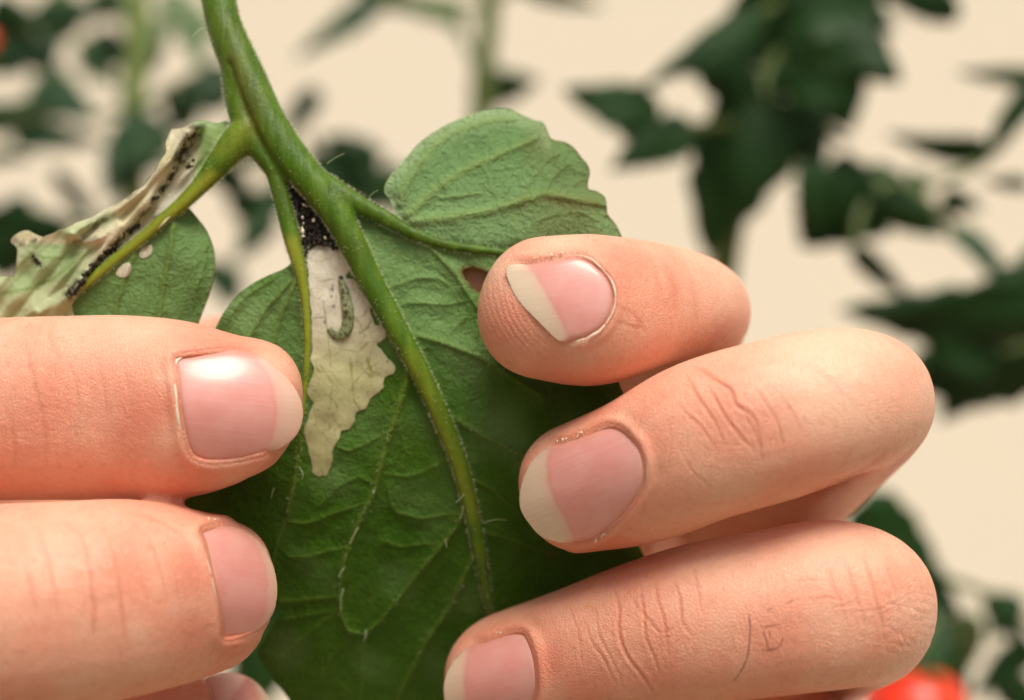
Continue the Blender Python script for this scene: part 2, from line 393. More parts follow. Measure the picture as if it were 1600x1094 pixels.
# ---------------------------------------------------------------- background tomato plants
def bg_leaf(parent, base, tip, width, mat, fold=0.25, arch=0.12, teeth=5, depth_w=0.35, seed=0):
    """a toothed leaflet from base to tip (picture units, depth mm), width in picture units"""
    r = random.Random(seed); b, t = at(*base), at(*tip); L = np.linalg.norm(t-b); T = (t-b)/L
    sc = K*(D-base[2])/D; wd = width*sc*0.5
    view = np.array([0, -1, 0.0]); S = np.cross(T, view); S /= np.linalg.norm(S)+1e-9
    N = np.cross(S, T); tw = r.uniform(-0.5, 0.5); S, N = S*math.cos(tw)+N*math.sin(tw), N*math.cos(tw)-S*math.sin(tw)
    n, m = 30, 5; V = []; F = []
    ph = r.uniform(0, 1)
    for i in range(n+1):
        u = i/n
        prof = (math.sin(math.pi*min(1, u**0.62*1.0))**0.75) if 0 < u < 1 else 0.0
        tooth = 1-0.22*abs(((u*teeth+ph) % 1.0)-0.25)*(1 if teeth else 0)
        cen = b+T*L*u+N*(arch*L*4*u*(1-u))
        for j in range(-m, m+1):
            q = j/m; asym = 1+0.12*math.sin(3*u+ph*6+(2 if j > 0 else 0))
            ww = wd*prof*(tooth if abs(q) > 0.7 else 1)*asym
            V.append(cen+S*ww*q-N*abs(q)*ww*fold+N*0.06*wd*math.sin(9*u+4*q+ph*7)-T*0.06*L*abs(q)*prof)
    k = 2*m+1
    for i in range(n):
        for j in range(k-1): F.append((i*k+j, i*k+j+1, (i+1)*k+j+1, (i+1)*k+j))
    o = mesh_obj('leaf', np.array(V), F, mat, parent)
    sm = o.modifiers.new('thickness', 'SOLIDIFY'); sm.thickness = 0.0005
    return o
def bg_tube(parent, name, pts, r0, r1, mat=None):
    c = crom([at(*p) for p in pts], 8); V, F = tube(c, np.linspace(r0, r1, len(c)), seg=8)
    return mesh_obj(name, V, F, mat or M_BGSTEM, parent)

DK, BL, LT = M_BGLEAF
pr = empty('tomato_plant', (150, 330, FZ)); tag(pr, 'dark leafy tomato plant rising behind the bent fingers, ripe fruit low down', 'plant', 'tomato plants in the background')
Q = -235
for i, (b, t, wd, mt, dq) in enumerate([
    ((1205, 150), (1100, 395), 185, DK, 0), ((1215, 165), (1290, 250), 120, DK, -15), ((1225, -60), (1330, 205), 230, DK, -10), ((1340, -40), (1250, 170), 150, DK, -30),
    ((1195, 18), (1003, 140), 62, DK, 10), ((1030, 195), (880, 140), 95, DK, 0), ((1080, 195), (955, 265), 88, DK, 20), ((1130, 120), (1230, 150), 60, DK, 0),
    ((1235, 165), (1325, 225), 36, DK, 5), ((1420, 290), (1248, 380), 125, DK, 0), ((1380, 300), (1475, 370), 70, DK, 15), ((1300, 250), (1380, 330), 70, DK, 4),
    ((1545, 240), (1388, 212), 50, DK, -10), ((1620, 130), (1538, 250), 50, DK, 0), ((1640, 130), (1500, 112), 36, DK, -20), ((1475, 310), (1535, 328), 50, DK, 10),
    ((1420, 275), (1452, 300), 34, DK, 0), ((1610, 290), (1535, 283), 26, DK, 0), ((1335, 388), (1420, 468), 42, DK, 10), ((1490, 355), (1575, 455), 55, BL, 0),
    ((1640, 500), (1312, 485), 120, DK, 20), ((1640, 560), (1400, 590), 170, DK, 10), ((1600, 480), (1470, 660), 120, DK, 0), ((1640, 400), (1560, 480), 80, DK, 0), ((1500, 20), (1365, -20), 60, DK, -20), ((1440, -40), (1460, 35), 90, DK, -20),
    ((1340, 790), (1500, 960), 120, DK, 25), ((1420, 920), (1470, 1100), 110, DK, 20), ((1545, 930), (1610, 1020), 50, DK, 0), ((1510, 960), (1500, 1070), 60, LT, 10), ((1620, 1010), (1520, 1090), 60, DK, 0), ((1560, 1060), (1640, 1110), 70, DK, 5),
    ((1245, 30), (1405, 125), 140, DK, 5), ((1220, -40), (1400, 45), 130, DK, -20), ((1300, 258), (1255, 378), 120, DK, 8), ((1340, 262), (1330, 372), 90, DK, -8), ((1560, 560), (1400, 500), 120, DK, 15), ((1590, 540), (1500, 640), 140, DK, 5), ((1195, 60), (1075, 120), 70, DK, -12), ((1100, 100), (1170, 200), 60, DK, 6), ((1560, 420), (1600, 480), 60, DK, 0), ((1450, 1000), (1510, 1090), 80, DK, 25), ((1590, 930), (1545, 1000), 50, DK, 10), ((1380, 800), (1440, 870), 50, BL, 0), ((1180, -40), (1225, 60), 60, DK, 0), ((1265, 60), (1395, 110), 110, DK, 15)]):
    bg_leaf(pr, (*b, Q+dq), (*t, Q+dq+random.uniform(-18, 18)), wd, mt, fold=random.uniform(0.1, 0.35), arch=random.uniform(-0.05, 0.15), teeth=random.choice((4, 5, 6)), seed=i+3)
bg_tube(pr, 'stem', [(1215, -420, Q-25), (1222, 0, Q-22), (1190, 200, Q-22), (1135, 380, Q-25), (1120, 700, Q-30), (1220, 1500, Q-20), (1250, 6150, Q-20)], 3.2, 5.0)
for pts in ([(1228, 60, Q-22), (1195, 120, Q-5), (1200, 160, Q)], [(1180, 230, Q-24), (1290, 262, Q-5), (1420, 290, Q), (1545, 245, Q-8), (1640, 120, Q)], [(1226, 10, Q-22), (1205, 10, Q), (1190, 20, Q+8)],
            [(1185, 215, Q-24), (1140, 195, Q), (1075, 197, Q+10), (1020, 197, Q)], [(1122, 640, Q-28), (1400, 590, Q), (1640, 530, Q+10)], [(1140, 860, Q-28), (1400, 890, Q), (1545, 930, Q), (1640, 1000, Q)], [(1420, 290, Q), (1480, 345, Q), (1560, 400, Q)], [(1380, 290, Q), (1345, 330, Q+6), (1336, 390, Q+10)]):
    bg_tube(pr, 'branch', pts, 1.5, 0.8)
def tomato(px, py, d, r, label):
    c = at(px, py, d); e = empty('tomato', c); tag(e, label, 'tomato', 'ripe tomatoes on the plants')
    bm = bmesh.new(); bmesh.ops.create_uvsphere(bm, u_segments=32, v_segments=20, radius=r)
    for q in bm.verts:
        a = math.atan2(q.co.y, q.co.x); rr = math.hypot(q.co.x, q.co.y)/r
        q.co.z = q.co.z*0.86-0.16*r*math.exp(-(rr/0.3)**2)*(1 if q.co.z > 0 else -0.2); f = 1+0.025*math.cos(5*a)*rr; q.co.x *= f; q.co.y *= f
    V = np.array([q.co[:] for q in bm.verts]); F = [[q.index for q in p.verts] for p in bm.faces]; bm.free()
    mesh_obj('fruit', V+c, F, M_RED, e)
    V, F = [], []
    for k in range(5):
        a = k*2*math.pi/5; o = len(V)
        for s_, wd in ((0.05, 0.10), (0.4, 0.16), (0.8, 0.10), (1.1, 0.01)):
            for sg in (-1, 1):
                x, y = s_*r*0.9, sg*wd*r; z = r*(0.74-0.02+0.12*s_-0.25*s_**3*0.4)
                V.append(c+np.array([x*math.cos(a)-y*math.sin(a), x*math.sin(a)+y*math.cos(a), z]))
        for q in range(3): F.append((o+2*q, o+2*q+1, o+2*q+3, o+2*q+2))
    mesh_obj('calyx', np.array(V), F, M_BGSTEM, e)
    V, F = tube(crom([c+np.array([0, 0, r*0.7]), c+np.array([r*0.1, 0, r*1.2]), c+np.array([r*0.5, r*0.4, r*1.6])], 6), 1.1, seg=8); mesh_obj('stalk', V, F, M_BGSTEM, e)
tomato(1428, 1108, Q+30, 12, 'ripe red tomato low on the dark plant beside the bent knuckles')
tomato(-22, 72, -420, 10, 'small red tomato hanging among the pale grey-green leaves')

pl = empty('tomato_plant', (-220, 400, FZ)); tag(pl, 'pale grey-green tomato plant rising behind the withered leaflet', 'plant', 'tomato plants in the background')
Q = -390
for i, (b, t, wd, mt, dq) in enumerate([
    ((-40, 190), (130, 160), 60, BL, 0), ((50, 30), (175, 10), 55, BL, 0), ((150, -20), (200, 25), 50, DK, 0), ((360, 130), (262, 165), 80, BL, 0),
    ((240, 180), (165, 310), 105, BL, 0), ((-30, 395), (125, 345), 130, DK, 10), ((450, 270), (365, 410), 60, DK, 30), ((360, 330), (430, 300), 50, BL, 0),
    ((-20, 245), (50, 248), 30, DK, 0), ((85, 265), (135, 345), 26, BL, -10), ((320, 410), (375, 460), 50, DK, 0), ((40, 60), (-30, 110), 110, BL, -20), ((100, 110), (30, 175), 90, LT, -40),
    ((190, 190), (270, 210), 60, BL, 0), ((290, 30), (320, 120), 50, LT, -40), ((130, 60), (180, 140), 60, LT, -50), ((70, 40), (110, 0), 60, LT, -50), ((250, -10), (350, 60), 60, LT, -60), ((20, 210), (160, 220), 55, BL, -20),
    ((430, 915), (380, 1130), 170, DK, 60), ((-20, 30), (50, 90), 70, BL, -30), ((300, 200), (250, 140), 60, BL, -30), ((-20, 20), (70, 40), 80, DK, 0), ((120, 0), (60, 70), 80, LT, -30), ((190, 60), (120, 110), 60, BL, 0), ((200, 110), (260, 70), 50, LT, -30), ((60, 130), (150, 190), 70, BL, 10), ((250, 200), (180, 260), 90, DK, 0), ((350, 100), (290, 180), 60, DK, 10), ((360, 200), (420, 260), 60, BL, 10), ((330, 250), (400, 330), 60, DK, 20), ((0, 330), (100, 400), 90, DK, 20), ((-20, 420), (60, 350), 80, DK, 20), ((110, 290), (150, 350), 30, DK, 5), ((340, 420), (370, 480), 60, DK, 15), ((420, 330), (380, 400), 60, DK, 30), ((90, 90), (20, 60), 70, BL, -10), ((280, 20), (230, 90), 50, LT, -40)]):
    bg_leaf(pl, (*b, Q+dq), (*t, Q+dq+random.uniform(-18, 18)), wd, mt, fold=random.uniform(0.1, 0.3), arch=random.uniform(-0.05, 0.15), teeth=random.choice((3, 4, 5)), seed=i+60)
bg_tube(pl, 'stem', [(225, -350, Q-10), (215, 0, Q-8), (208, 180, Q-10), (215, 700, Q-20), (220, 1500, Q), (220, 4850, Q)], 4.2, 6.0, mat_simple('plant_stem_light', (0.17, 0.25, 0.06), (0.22, 0.30, 0.09), 60, 0.5))
for pts in ([(210, 175, Q-8), (120, 180, Q), (-40, 185, Q)], [(209, 180, Q-8), (300, 120, Q), (360, 128, Q)], [(214, 330, Q-12), (100, 360, Q), (-30, 395, Q+10)], [(214, 260, Q-12), (350, 250, Q+10), (450, 270, Q+30)], [(215, 20, Q-8), (120, 30, Q), (40, 45, Q)], [(218, 800, Q-10), (340, 850, Q+30), (430, 915, Q+60)]):
    bg_tube(pl, 'branch', pts, 1.6, 0.9)

pc = empty('tomato_plant', (-20, 420, FZ)); tag(pc, 'slender tomato plant with bare upright stem behind the pale round leaflet', 'plant', 'tomato plants in the background')
Q = -400
for i, (b, t, wd, mt, dq) in enumerate([
    ((590, 0), (462, 92), 46, BL, 0), ((735, 140), (842, 128), 72, DK, 0), ((495, 140), (440, 220), 45, BL, -20), ((500, 300), (600, 235), 100, DK, 30), ((520, 330), (480, 210), 40, DK, 20), ((690, 340), (590, 300), 60, DK, 10),
    ((820, -15), (940, 12), 36, DK, 0), ((560, -20), (690, 15), 50, LT, -20), ((470, 400), (520, 320), 90, DK, 20), ((640, 270), (560, 330), 60, DK, 20), ((690, 10), (730, 60), 40, LT, -20), ((985, 395), (1010, 430), 30, LT, -60), ((590, 250), (500, 215), 60, DK, 25), ((560, 260), (610, 330), 70, DK, 25), ((470, 260), (540, 310), 70, DK, 25), ((640, 0), (720, 30), 40, LT, -20), ((590, -10), (540, 60), 36, BL, 0), ((700, 330), (620, 260), 50, BL, 0)]):
    bg_leaf(pc, (*b, Q+dq), (*t, Q+dq+random.uniform(-18, 18)), wd, mt, fold=random.uniform(0.1, 0.3), arch=random.uniform(-0.05, 0.12), teeth=random.choice((3, 4, 5)), seed=i+120)
bg_tube(pc, 'stem', [(775, -350, Q-5), (766, 0, Q), (752, 165, Q), (745, 500, Q-10), (740, 1500, Q), (745, 4900, Q)], 3.4, 5.0)
for pts in ([(764, 20, Q), (690, 0, Q), (590, 0, Q)], [(750, 120, Q), (725, 60, Q-10), (700, 20, Q-20)], [(752, 150, Q), (745, 145, Q), (735, 140, Q)], [(747, 420, Q-8), (650, 340, Q+10), (500, 300, Q+28)], [(766, 5, Q), (800, -15, Q), (830, -12, Q)]):
    bg_tube(pc, 'branch', pts, 1.6, 0.9)

# ---------------------------------------------------------------- the held tomato leaf
STEM = np.array([(333, -140, 28), (334, -60, 28), (342, 0, 27), (354, 50, 28), (384, 120, 31), (415, 188, 31), (450, 240, 29), (490, 287, 26), (525, 333, 24), (553, 385, 22), (580, 440, 20),
                 (610, 495, 18), (640, 550, 16.5), (668, 605, 15.5), (695, 665, 15), (718, 725, 14), (735, 790, 13), (747, 850, 12), (756, 905, 10), (765, 950, 7), (776, 990, 4)], float)
def midx(py): return np.interp(py, STEM[:, 1], STEM[:, 0])
def dleaf(px, py):
    px = np.asarray(px, float); py = np.asarray(py, float)
    up = np.where(py < 520, -3.0*((520-py)/400)**2, -4.8*((py-520)/400)**2)
    r = px-midx(py)
    return up-0.004*np.maximum(r, 0)-0.0015*np.maximum(-r, 0)

leaf = empty('tomato_leaf', at(345, -100, -8)); tag(leaf, 'torn green tomato leaf with pale blotch and thick hairy stalk, pinched between both hands', 'leaf')

SIDE = [(505, 285, 18), (535, 305, 17), (570, 325, 14.5), (605, 343, 12.5), (645, 365, 10.5), (690, 381, 9), (730, 388, 8), (780, 394, 7), (840, 404, 5)]
RIB = [(402, 208, 17), (423, 252, 15), (436, 295, 14), (447, 335, 14), (456, 372, 14), (464, 402, 12.5), (471, 432, 10), (477, 470, 8), (480, 520, 7), (479, 570, 6.5), (474, 620, 6), (470, 680, 5), (462, 740, 4), (448, 800, 3)]
RACH = [(404, 190, 26), (374, 219, 27), (345, 253, 21), (315, 288, 15), (285, 318, 12), (250, 347, 10), (215, 378, 9.5), (180, 405, 9), (145, 435, 8.5), (115, 460, 7.5), (92, 480, 6)]
SHOULDER = [(352, 30, 15), (362, 85, 20), (373, 140, 24), (388, 190, 27), (408, 228, 24), (434, 268, 18)]
def stem_tube(st, lift, power=2.0):
    c = crom(st, 8); d = dleaf(c[:, 0], c[:, 1])+lift(c)
    r = c[:, 2]*K*(D-d)/D
    return tube(at(c[:, 0], c[:, 1], d), r, r*0.9, seg=18, power=power)
parts = [stem_tube(STEM, lambda c: np.interp(c[:, 1], [0, 300, 600, 950], [0.6, 0.6, 0.35, 0.0])),
         stem_tube(SIDE, lambda c: np.interp(c[:, 0], [505, 600, 840], [0.6, 0.4, 0.0])),
         stem_tube(RIB, lambda c: np.interp(c[:, 1], [208, 380, 500, 800], [0.3, 0.3, 0.1, -0.05])),
         stem_tube(RACH, lambda c: np.interp(c[:, 0], [92, 280, 400], [0.3, 0.4, 0.5])),
         stem_tube(SHOULDER, lambda c: np.full(len(c), 0.35))]
me = remeshed(*merge(parts), 0.2)
co = smooth(coords(me), edges(me), 6)
me.vertices.foreach_set('co', co.astype(np.float32).ravel()); nrm = normals(me)
px, py, dd = inv(co); p2 = np.stack([px, py], 1)
line = lambda L: np.asarray(L, float)[:, :2]
yel = np.exp(-(poly_dist(p2, [(456, 380), (470, 420), (482, 480), (483, 560), (478, 640)])[0]/13)**2)*0.75
yel = np.maximum(yel, np.exp(-(poly_dist(p2, [(330, 275), (270, 333), (190, 400), (110, 465)])[0]/11)**2)*0.8)
yel = np.maximum(yel, np.exp(-(poly_dist(p2, [(385, 200), (350, 235)])[0]/20)**2)*0.35)
yel = np.maximum(yel, 0.35*np.exp(-(poly_dist(p2, [(640, 560), (740, 800)])[0]/16)**2))
brn = 0.32*np.exp(-(poly_dist(p2, [(362, 90), (380, 150), (402, 205), (415, 225)])[0]/9)**2)+0.25*np.exp(-(poly_dist(p2, [(352, 40), (400, 170)])[0]/22)**2)
fur = np.exp(-(poly_dist(p2, [(358, 100), (375, 150), (398, 205), (425, 255), (448, 282)])[0]/5)**2)*(nrm[:, 1] < 0)
co = co-nrm*(fur*0.22)[:, None]
faces = np.empty(len(me.polygons)*4, np.int32); me.loops.foreach_get('vertex_index', faces)
stemco, stemn = co, nrm
so = mesh_obj('stem', co, faces.reshape(-1, 4), M_STEM, leaf, attrs={'stem': ('FLOAT_COLOR', np.stack([yel, brn.clip(0, 0.8), 0*yel], 1))})

VEINS = [  # (polyline, width at start, width at end, relief mm, colour strength)
    (line(STEM)[9:], 26, 9, 0.5, 0.55), (line(SIDE), 18, 8, 0.35, 0.5), (line(RIB)[6:]+0, 13, 5, 0.3, 0.8),
    ([(448, 800), (432, 850), (424, 885)], 5, 3, 0.15, 0.4),
    ([(462, 440), (440, 490), (423, 548), (405, 600)], 6, 4, 0.22, 0.55), ([(455, 438), (413, 485), (395, 518), (370, 560)], 6, 4, 0.2, 0.5), ([(435, 430), (385, 463), (360, 495)], 4, 3, 0.1, 0.4),
    ([(641, 552), (634, 600), (618, 650), (603, 695), (585, 765), (570, 800), (555, 828), (540, 870), (533, 895), (530, 935), (533, 962), (543, 985), (560, 990)], 11, 3, 0.3, 0.6),
    ([(733, 775), (723, 793), (713, 823), (693, 850), (660, 888), (625, 933), (593, 973), (570, 990)], 7, 3, 0.25, 0.5),
    ([(745, 850), (735, 878), (703, 950), (670, 995), (650, 1034), (620, 1094), (600, 1150)], 6, 4, 0.25, 0.5),
    ([(570, 990), (566, 1040), (560, 1120), (570, 1220)], 4, 3, 0.12, 0.3),
    ([(450, 870), (480, 870), (540, 855)], 3, 4, 0.12, 0.35), ([(440, 812), (478, 819), (520, 803), (560, 790), (578, 785)], 3, 3, 0.12, 0.4),
    ([(606, 760), (610, 785), (620, 801), (660, 811), (700, 804), (735, 800)], 3, 3, 0.12, 0.35), ([(600, 846), (625, 854), (680, 849), (693, 850)], 3, 3, 0.1, 0.4),
    ([(440, 940), (480, 937), (525, 933)], 4, 3, 0.14, 0.4), ([(440, 968), (490, 960), (528, 953)], 3, 3, 0.1, 0.3), ([(440, 1030), (480, 990), (525, 956)], 3, 3, 0.1, 0.35), ([(500, 1060), (520, 1025), (545, 1000)], 3, 3, 0.1, 0.3),
    ([(600, 740), (640, 745), (665, 735), (680, 728)], 3, 3, 0.1, 0.3), ([(622, 655), (632, 700), (628, 735)], 3, 3, 0.08, 0.25), ([(612, 670), (580, 690), (545, 705), (530, 700)], 3, 3, 0.12, 0.3), ([(590, 760), (560, 745), (530, 760), (500, 790)], 3, 3, 0.1, 0.25),
    ([(655, 525), (690, 535), (750, 558), (795, 588), (850, 620)], 7, 4, 0.25, 0.45), ([(716, 658), (755, 682), (818, 711), (870, 740)], 7, 4, 0.25, 0.35),
    ([(600, 450), (620, 446), (650, 435), (686, 435), (700, 445)], 3, 3, 0.12, 0.3), ([(620, 480), (638, 473), (703, 476), (726, 470), (745, 462)], 3, 3, 0.12, 0.3), ([(690, 535), (710, 515), (725, 500), (740, 470)], 3, 2, 0.08, 0.25), ([(750, 558), (745, 520), (765, 490)], 3, 2, 0.08, 0.2),
    ([(655, 367), (690, 405), (712, 428), (724, 448), (745, 480)], 7, 4, 0.22, 0.5), ([(580, 345), (600, 370), (640, 375)], 3, 3, 0.1, 0.25),
    ([(750, 830), (780, 838), (850, 860)], 4, 3, 0.15, 0.3), ([(725, 745), (770, 765), (810, 800)], 5, 3, 0.15, 0.3), ([(700, 1050), (730, 1010), (765, 965)], 4, 3, 0.12, 0.25)]
MINE = [(476, 386), (485, 381), (496, 377), (513, 377), (528, 379), (535, 386), (543, 399), (550, 413), (547, 423), (541, 433), (555, 439), (562, 450), (570, 463), (578, 475), (579, 488), (583, 500), (587, 508), (595, 509),
        (602, 518), (603, 528), (595, 534), (589, 539), (595, 547), (604, 558), (614, 568), (618, 577), (615, 584), (603, 589), (598, 600), (599, 606), (588, 615), (577, 625), (572, 638), (559, 643), (553, 660), (545, 671), (533, 674),
        (528, 688), (520, 705), (518, 723), (513, 738), (503, 744), (490, 742), (488, 730), (483, 710), (480, 693), (476, 683), (478, 665), (485, 643), (489, 631), (484, 623), (481, 610), (485, 595), (490, 583), (490, 574), (486, 562), (488, 545), (487, 515), (486, 480), (484, 453), (481, 423), (478, 403)]
def blade_relief(p2, veins, pillow=0.9, seed=1):
    h = np.zeros(len(p2)); cm = np.zeros(len(p2)); dmin = np.full(len(p2), 1e9)
    for ln, w0, w1, hh, cs in veins:
        dd, fr = poly_dist(p2, ln); wd = (w0+(w1-w0)*fr)*0.62
        g = np.exp(-(dd/wd)**2); h = np.maximum(h, hh*g); cm = np.maximum(cm, cs*g)
        dmin = np.minimum(dmin, dd+ (0 if hh > 0.18 else 14))
    h = h-pillow*(1-np.exp(-dmin/55))
    h = h+0.12*vnoise(p2, 0.05, seed)+0.05*vnoise(p2, 0.13, seed+1)
    return h, cm, dmin

OUT = crom([(447, 418), (420, 430), (395, 443), (370, 463), (352, 485), (343, 500), (325, 540), (306, 600), (285, 660), (268, 720), (255, 780), (285, 835), (350, 885), (410, 935), (438, 953), (430, 970), (418, 990), (406, 1010), (404, 1024), (416, 1045), (427, 1062),
            (440, 1077), (455, 1100), (480, 1150), (520, 1220), (580, 1285), (640, 1315), (690, 1290), (740, 1220), (800, 1160), (880, 1100), (950, 1020), (1000, 940), (1010, 890), (1003, 862), (985, 830), (972, 780), (978, 720), (984, 660), (977, 622), (968, 600), (958, 560), (955, 500),
            (940, 450), (890, 424), (830, 404), (780, 394), (730, 389), (690, 382), (645, 365), (605, 343), (570, 325), (545, 318), (530, 340), (540, 372), (528, 379), (513, 377), (496, 377), (476, 386), (462, 402)], 6, True)
HOLE = crom([(723, 423), (735, 418), (752, 421), (766, 431), (769, 446), (757, 454), (745, 454), (733, 442), (725, 432)], 5, True)
g2, gf = gridmesh(OUT, 2.3, [HOLE])
h, cm, dmin = blade_relief(g2, VEINS)
edge = poly_dist(g2, np.vstack([HOLE, HOLE[:1]]))[0]
brown = 0.9*np.exp(-(edge/4.5)**2)+0.25*np.exp(-(poly_dist(g2, [(1000, 880), (850, 850)])[0]/12)**2)*0
brown = brown+0.7*np.exp(-(poly_dist(g2, [(856, 862), (862, 866)])[0]/4)**2)
sidd = poly_dist(g2, line(SIDE))[0]
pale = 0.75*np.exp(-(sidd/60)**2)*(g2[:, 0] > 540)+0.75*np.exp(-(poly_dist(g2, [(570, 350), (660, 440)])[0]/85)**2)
pale = pale+0.18*ss(900, 420, g2[:, 1])+0.10*vnoise(g2, 0.02, 9)+0.6*np.exp(-(poly_dist(g2, [(380, 470), (440, 540)])[0]/75)**2)+0.3*np.exp(-(poly_dist(g2, [(720, 560), (820, 690)])[0]/80)**2)+0.16*vnoise(g2, 0.045, 19)  # lighter upper blade: light on its upturned part painted into the colour
d = dleaf(g2[:, 0], g2[:, 1])+h
mrim = ss(6, -2, poly_dist(g2, np.array(MINE+MINE[:1], float))[0])
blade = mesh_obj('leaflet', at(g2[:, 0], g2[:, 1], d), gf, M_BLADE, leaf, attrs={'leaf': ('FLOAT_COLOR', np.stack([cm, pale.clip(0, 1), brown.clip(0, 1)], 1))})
blade['label'] = 'large dark green leaflet with a pale blotch and a small hole'
def thick(o, mm):
    m = o.modifiers.new('thickness', 'SOLIDIFY'); m.thickness = mm*0.001; m.offset = -1; return o
thick(blade, 0.25)

# pale blotch where the tissue is eaten out
mo = crom(MINE, 4, True); mo = mo+np.stack([vnoise(mo, 0.5, 3), vnoise(mo, 0.5, 4)], 1)*1.1
m2, mf = gridmesh(mo, 1.6)
h, _, _ = blade_relief(m2, VEINS)
bd = poly_dist(m2, np.vstack([mo, mo[:1]]))[0]
dm = dleaf(m2[:, 0], m2[:, 1])+h+0.10+0.12*(1-np.exp(-bd/10))+0.03*vnoise(m2, 0.10, 5)+0.008*vnoise(m2, 0.4, 6)
gr = ss(450, 620, m2[:, 1]+25*vnoise(m2, 0.03, 11))*0.95
vl = np.zeros(len(m2))
for ln, wd in (([(547, 560), (551, 600), (553, 625), (562, 640)], 1.6), ([(551, 600), (575, 575), (590, 568)], 1.2), ([(530, 545), (560, 550), (575, 535)], 1.3), ([(505, 470), (512, 520), (516, 560)], 1.2), ([(490, 497), (510, 496), (508, 510)], 1.2), ([(500, 570), (520, 600), (515, 640)], 1.0), ([(576, 586), (590, 584)], 4), ([(574, 560), (582, 588)], 2.2), ([(500, 440), (520, 436)], 1.0), ([(562, 520), (575, 512), (580, 500)], 1.5)):
    vl = np.maximum(vl, 0.75*np.exp(-(poly_dist(m2, ln)[0]/wd)**2)*(0.5+0.5*ss(-0.6, 0.5, vnoise(m2, 0.35, 21))))
dk = np.zeros(len(m2))
for x, y, r in ((519, 452, 2.6), (518, 463, 1.8), (521, 479, 1.8), (507, 503, 1.8), (520, 446, 1.4), (606, 565, 1.5), (532, 520, 2)):
    dk = np.maximum(dk, 0.9*np.exp(-((m2[:, 0]-x)**2+((m2[:, 1]-y)*0.7)**2)/r**2))
dk = np.maximum(dk, 0.55*ss(0.9, 1.5, vnoise(m2, 0.7, 31))*ss(700, 640, m2[:, 1])*ss(560, 640, m2[:, 1]))
mine = mesh_obj('blotch', at(m2[:, 0], m2[:, 1], dm), mf, M_MINE, blade, attrs={'leaf': ('FLOAT_COLOR', np.stack([vl, gr, dk], 1))})
mine['label'] = 'papery cream blotch with scalloped edge'; thick(mine, 0.1)

# upper pale lobe
LOB = crom([(640, 366), (622, 345), (617, 330), (612, 318), (606, 308), (600, 299), (603, 285), (615, 268), (633, 248), (655, 223), (688, 200), (725, 183), (763, 171), (793, 170), (813, 178), (833, 187), (848, 191), (855, 203), (862, 217), (883, 222), (898, 232), (908, 245), (918, 257), (922, 270), (919, 284),
            (920, 295), (933, 299), (945, 308), (948, 320), (950, 335), (962, 350), (969, 364), (978, 390), (970, 430), (930, 450), (860, 425), (800, 402), (750, 394), (700, 387), (665, 376)], 6, True)
LV = [([(637, 335), (693, 285), (740, 258), (788, 238), (838, 216)], 14, 7, 0.22, 0.6), ([(645, 346), (700, 340), (760, 330), (813, 315), (850, 303), (883, 308), (920, 315), (945, 320)], 14, 7, 0.26, 0.6), ([(625, 318), (638, 280), (675, 230), (708, 205), (763, 189), (800, 187)], 10, 6, 0.2, 0.5),
      ([(688, 310), (720, 306), (750, 302)], 4, 3, 0.15, 0.35), ([(788, 240), (795, 262), (793, 290), (790, 318)], 4, 3, -0.25, 0.2), ([(798, 326), (803, 345), (808, 365)], 4, 3, -0.25, 0.2), ([(755, 262), (765, 278), (770, 300)], 3, 2, 0.1, 0.25),
      ([(813, 315), (830, 280), (850, 255), (870, 240)], 4, 3, 0.18, 0.45), ([(850, 303), (865, 275), (890, 255)], 4, 3, 0.18, 0.4), ([(830, 280), (838, 250), (845, 225)], 3, 2, 0.1, 0.35), ([(840, 345), (870, 335), (905, 330), (935, 345)], 3, 3, 0.12, 0.35), ([(826, 360), (835, 340), (842, 325)], 3, 2, 0.1, 0.3), ([(870, 360), (880, 335), (885, 320)], 3, 2, 0.1, 0.3), ([(883, 308), (895, 290), (910, 282)], 3, 2, 0.12, 0.35)]
l2, lf = gridmesh(LOB, 2.3)
h, cm, dmin = blade_relief(l2, LV, 0.5, 5)
rim = poly_dist(l2, np.vstack([LOB[:190]]))[0]
ld = dleaf(l2[:, 0], l2[:, 1])+h+0.55-1.3*((345-l2[:, 1]).clip(0)/170)**2-0.5*np.exp(-(rim/16)**2)+0.25*vnoise(l2, 0.035, 8)*ss(780, 860, l2[:, 0])
ld = ld-0.55*ss(370, 400, l2[:, 1])
lp = 0.85*np.exp(-(rim/20)**2)*(l2[:, 0] < 860)+0.12*vnoise(l2, 0.02, 3)
lb = 0.28*ss(800, 830, l2[:, 0]+0.15*(l2[:, 1]-250))*(0.6+0.4*vnoise(l2, 0.05, 13)).clip(0, 1)+0.35*np.exp(-(poly_dist(l2, [(855, 310), (890, 318), (930, 318)])[0]/9)**2)+0.5*np.exp(-(rim/3)**2)*(l2[:, 0] > 850)
lobe = thick(mesh_obj('leaflet', at(l2[:, 0], l2[:, 1], ld), lf, M_LOBE, leaf, attrs={'leaf': ('FLOAT_COLOR', np.stack([cm, lp.clip(0, 1), lb.clip(0, 0.6)], 1))}), 0.25)
lobe['label'] = 'pale round toothed leaflet'

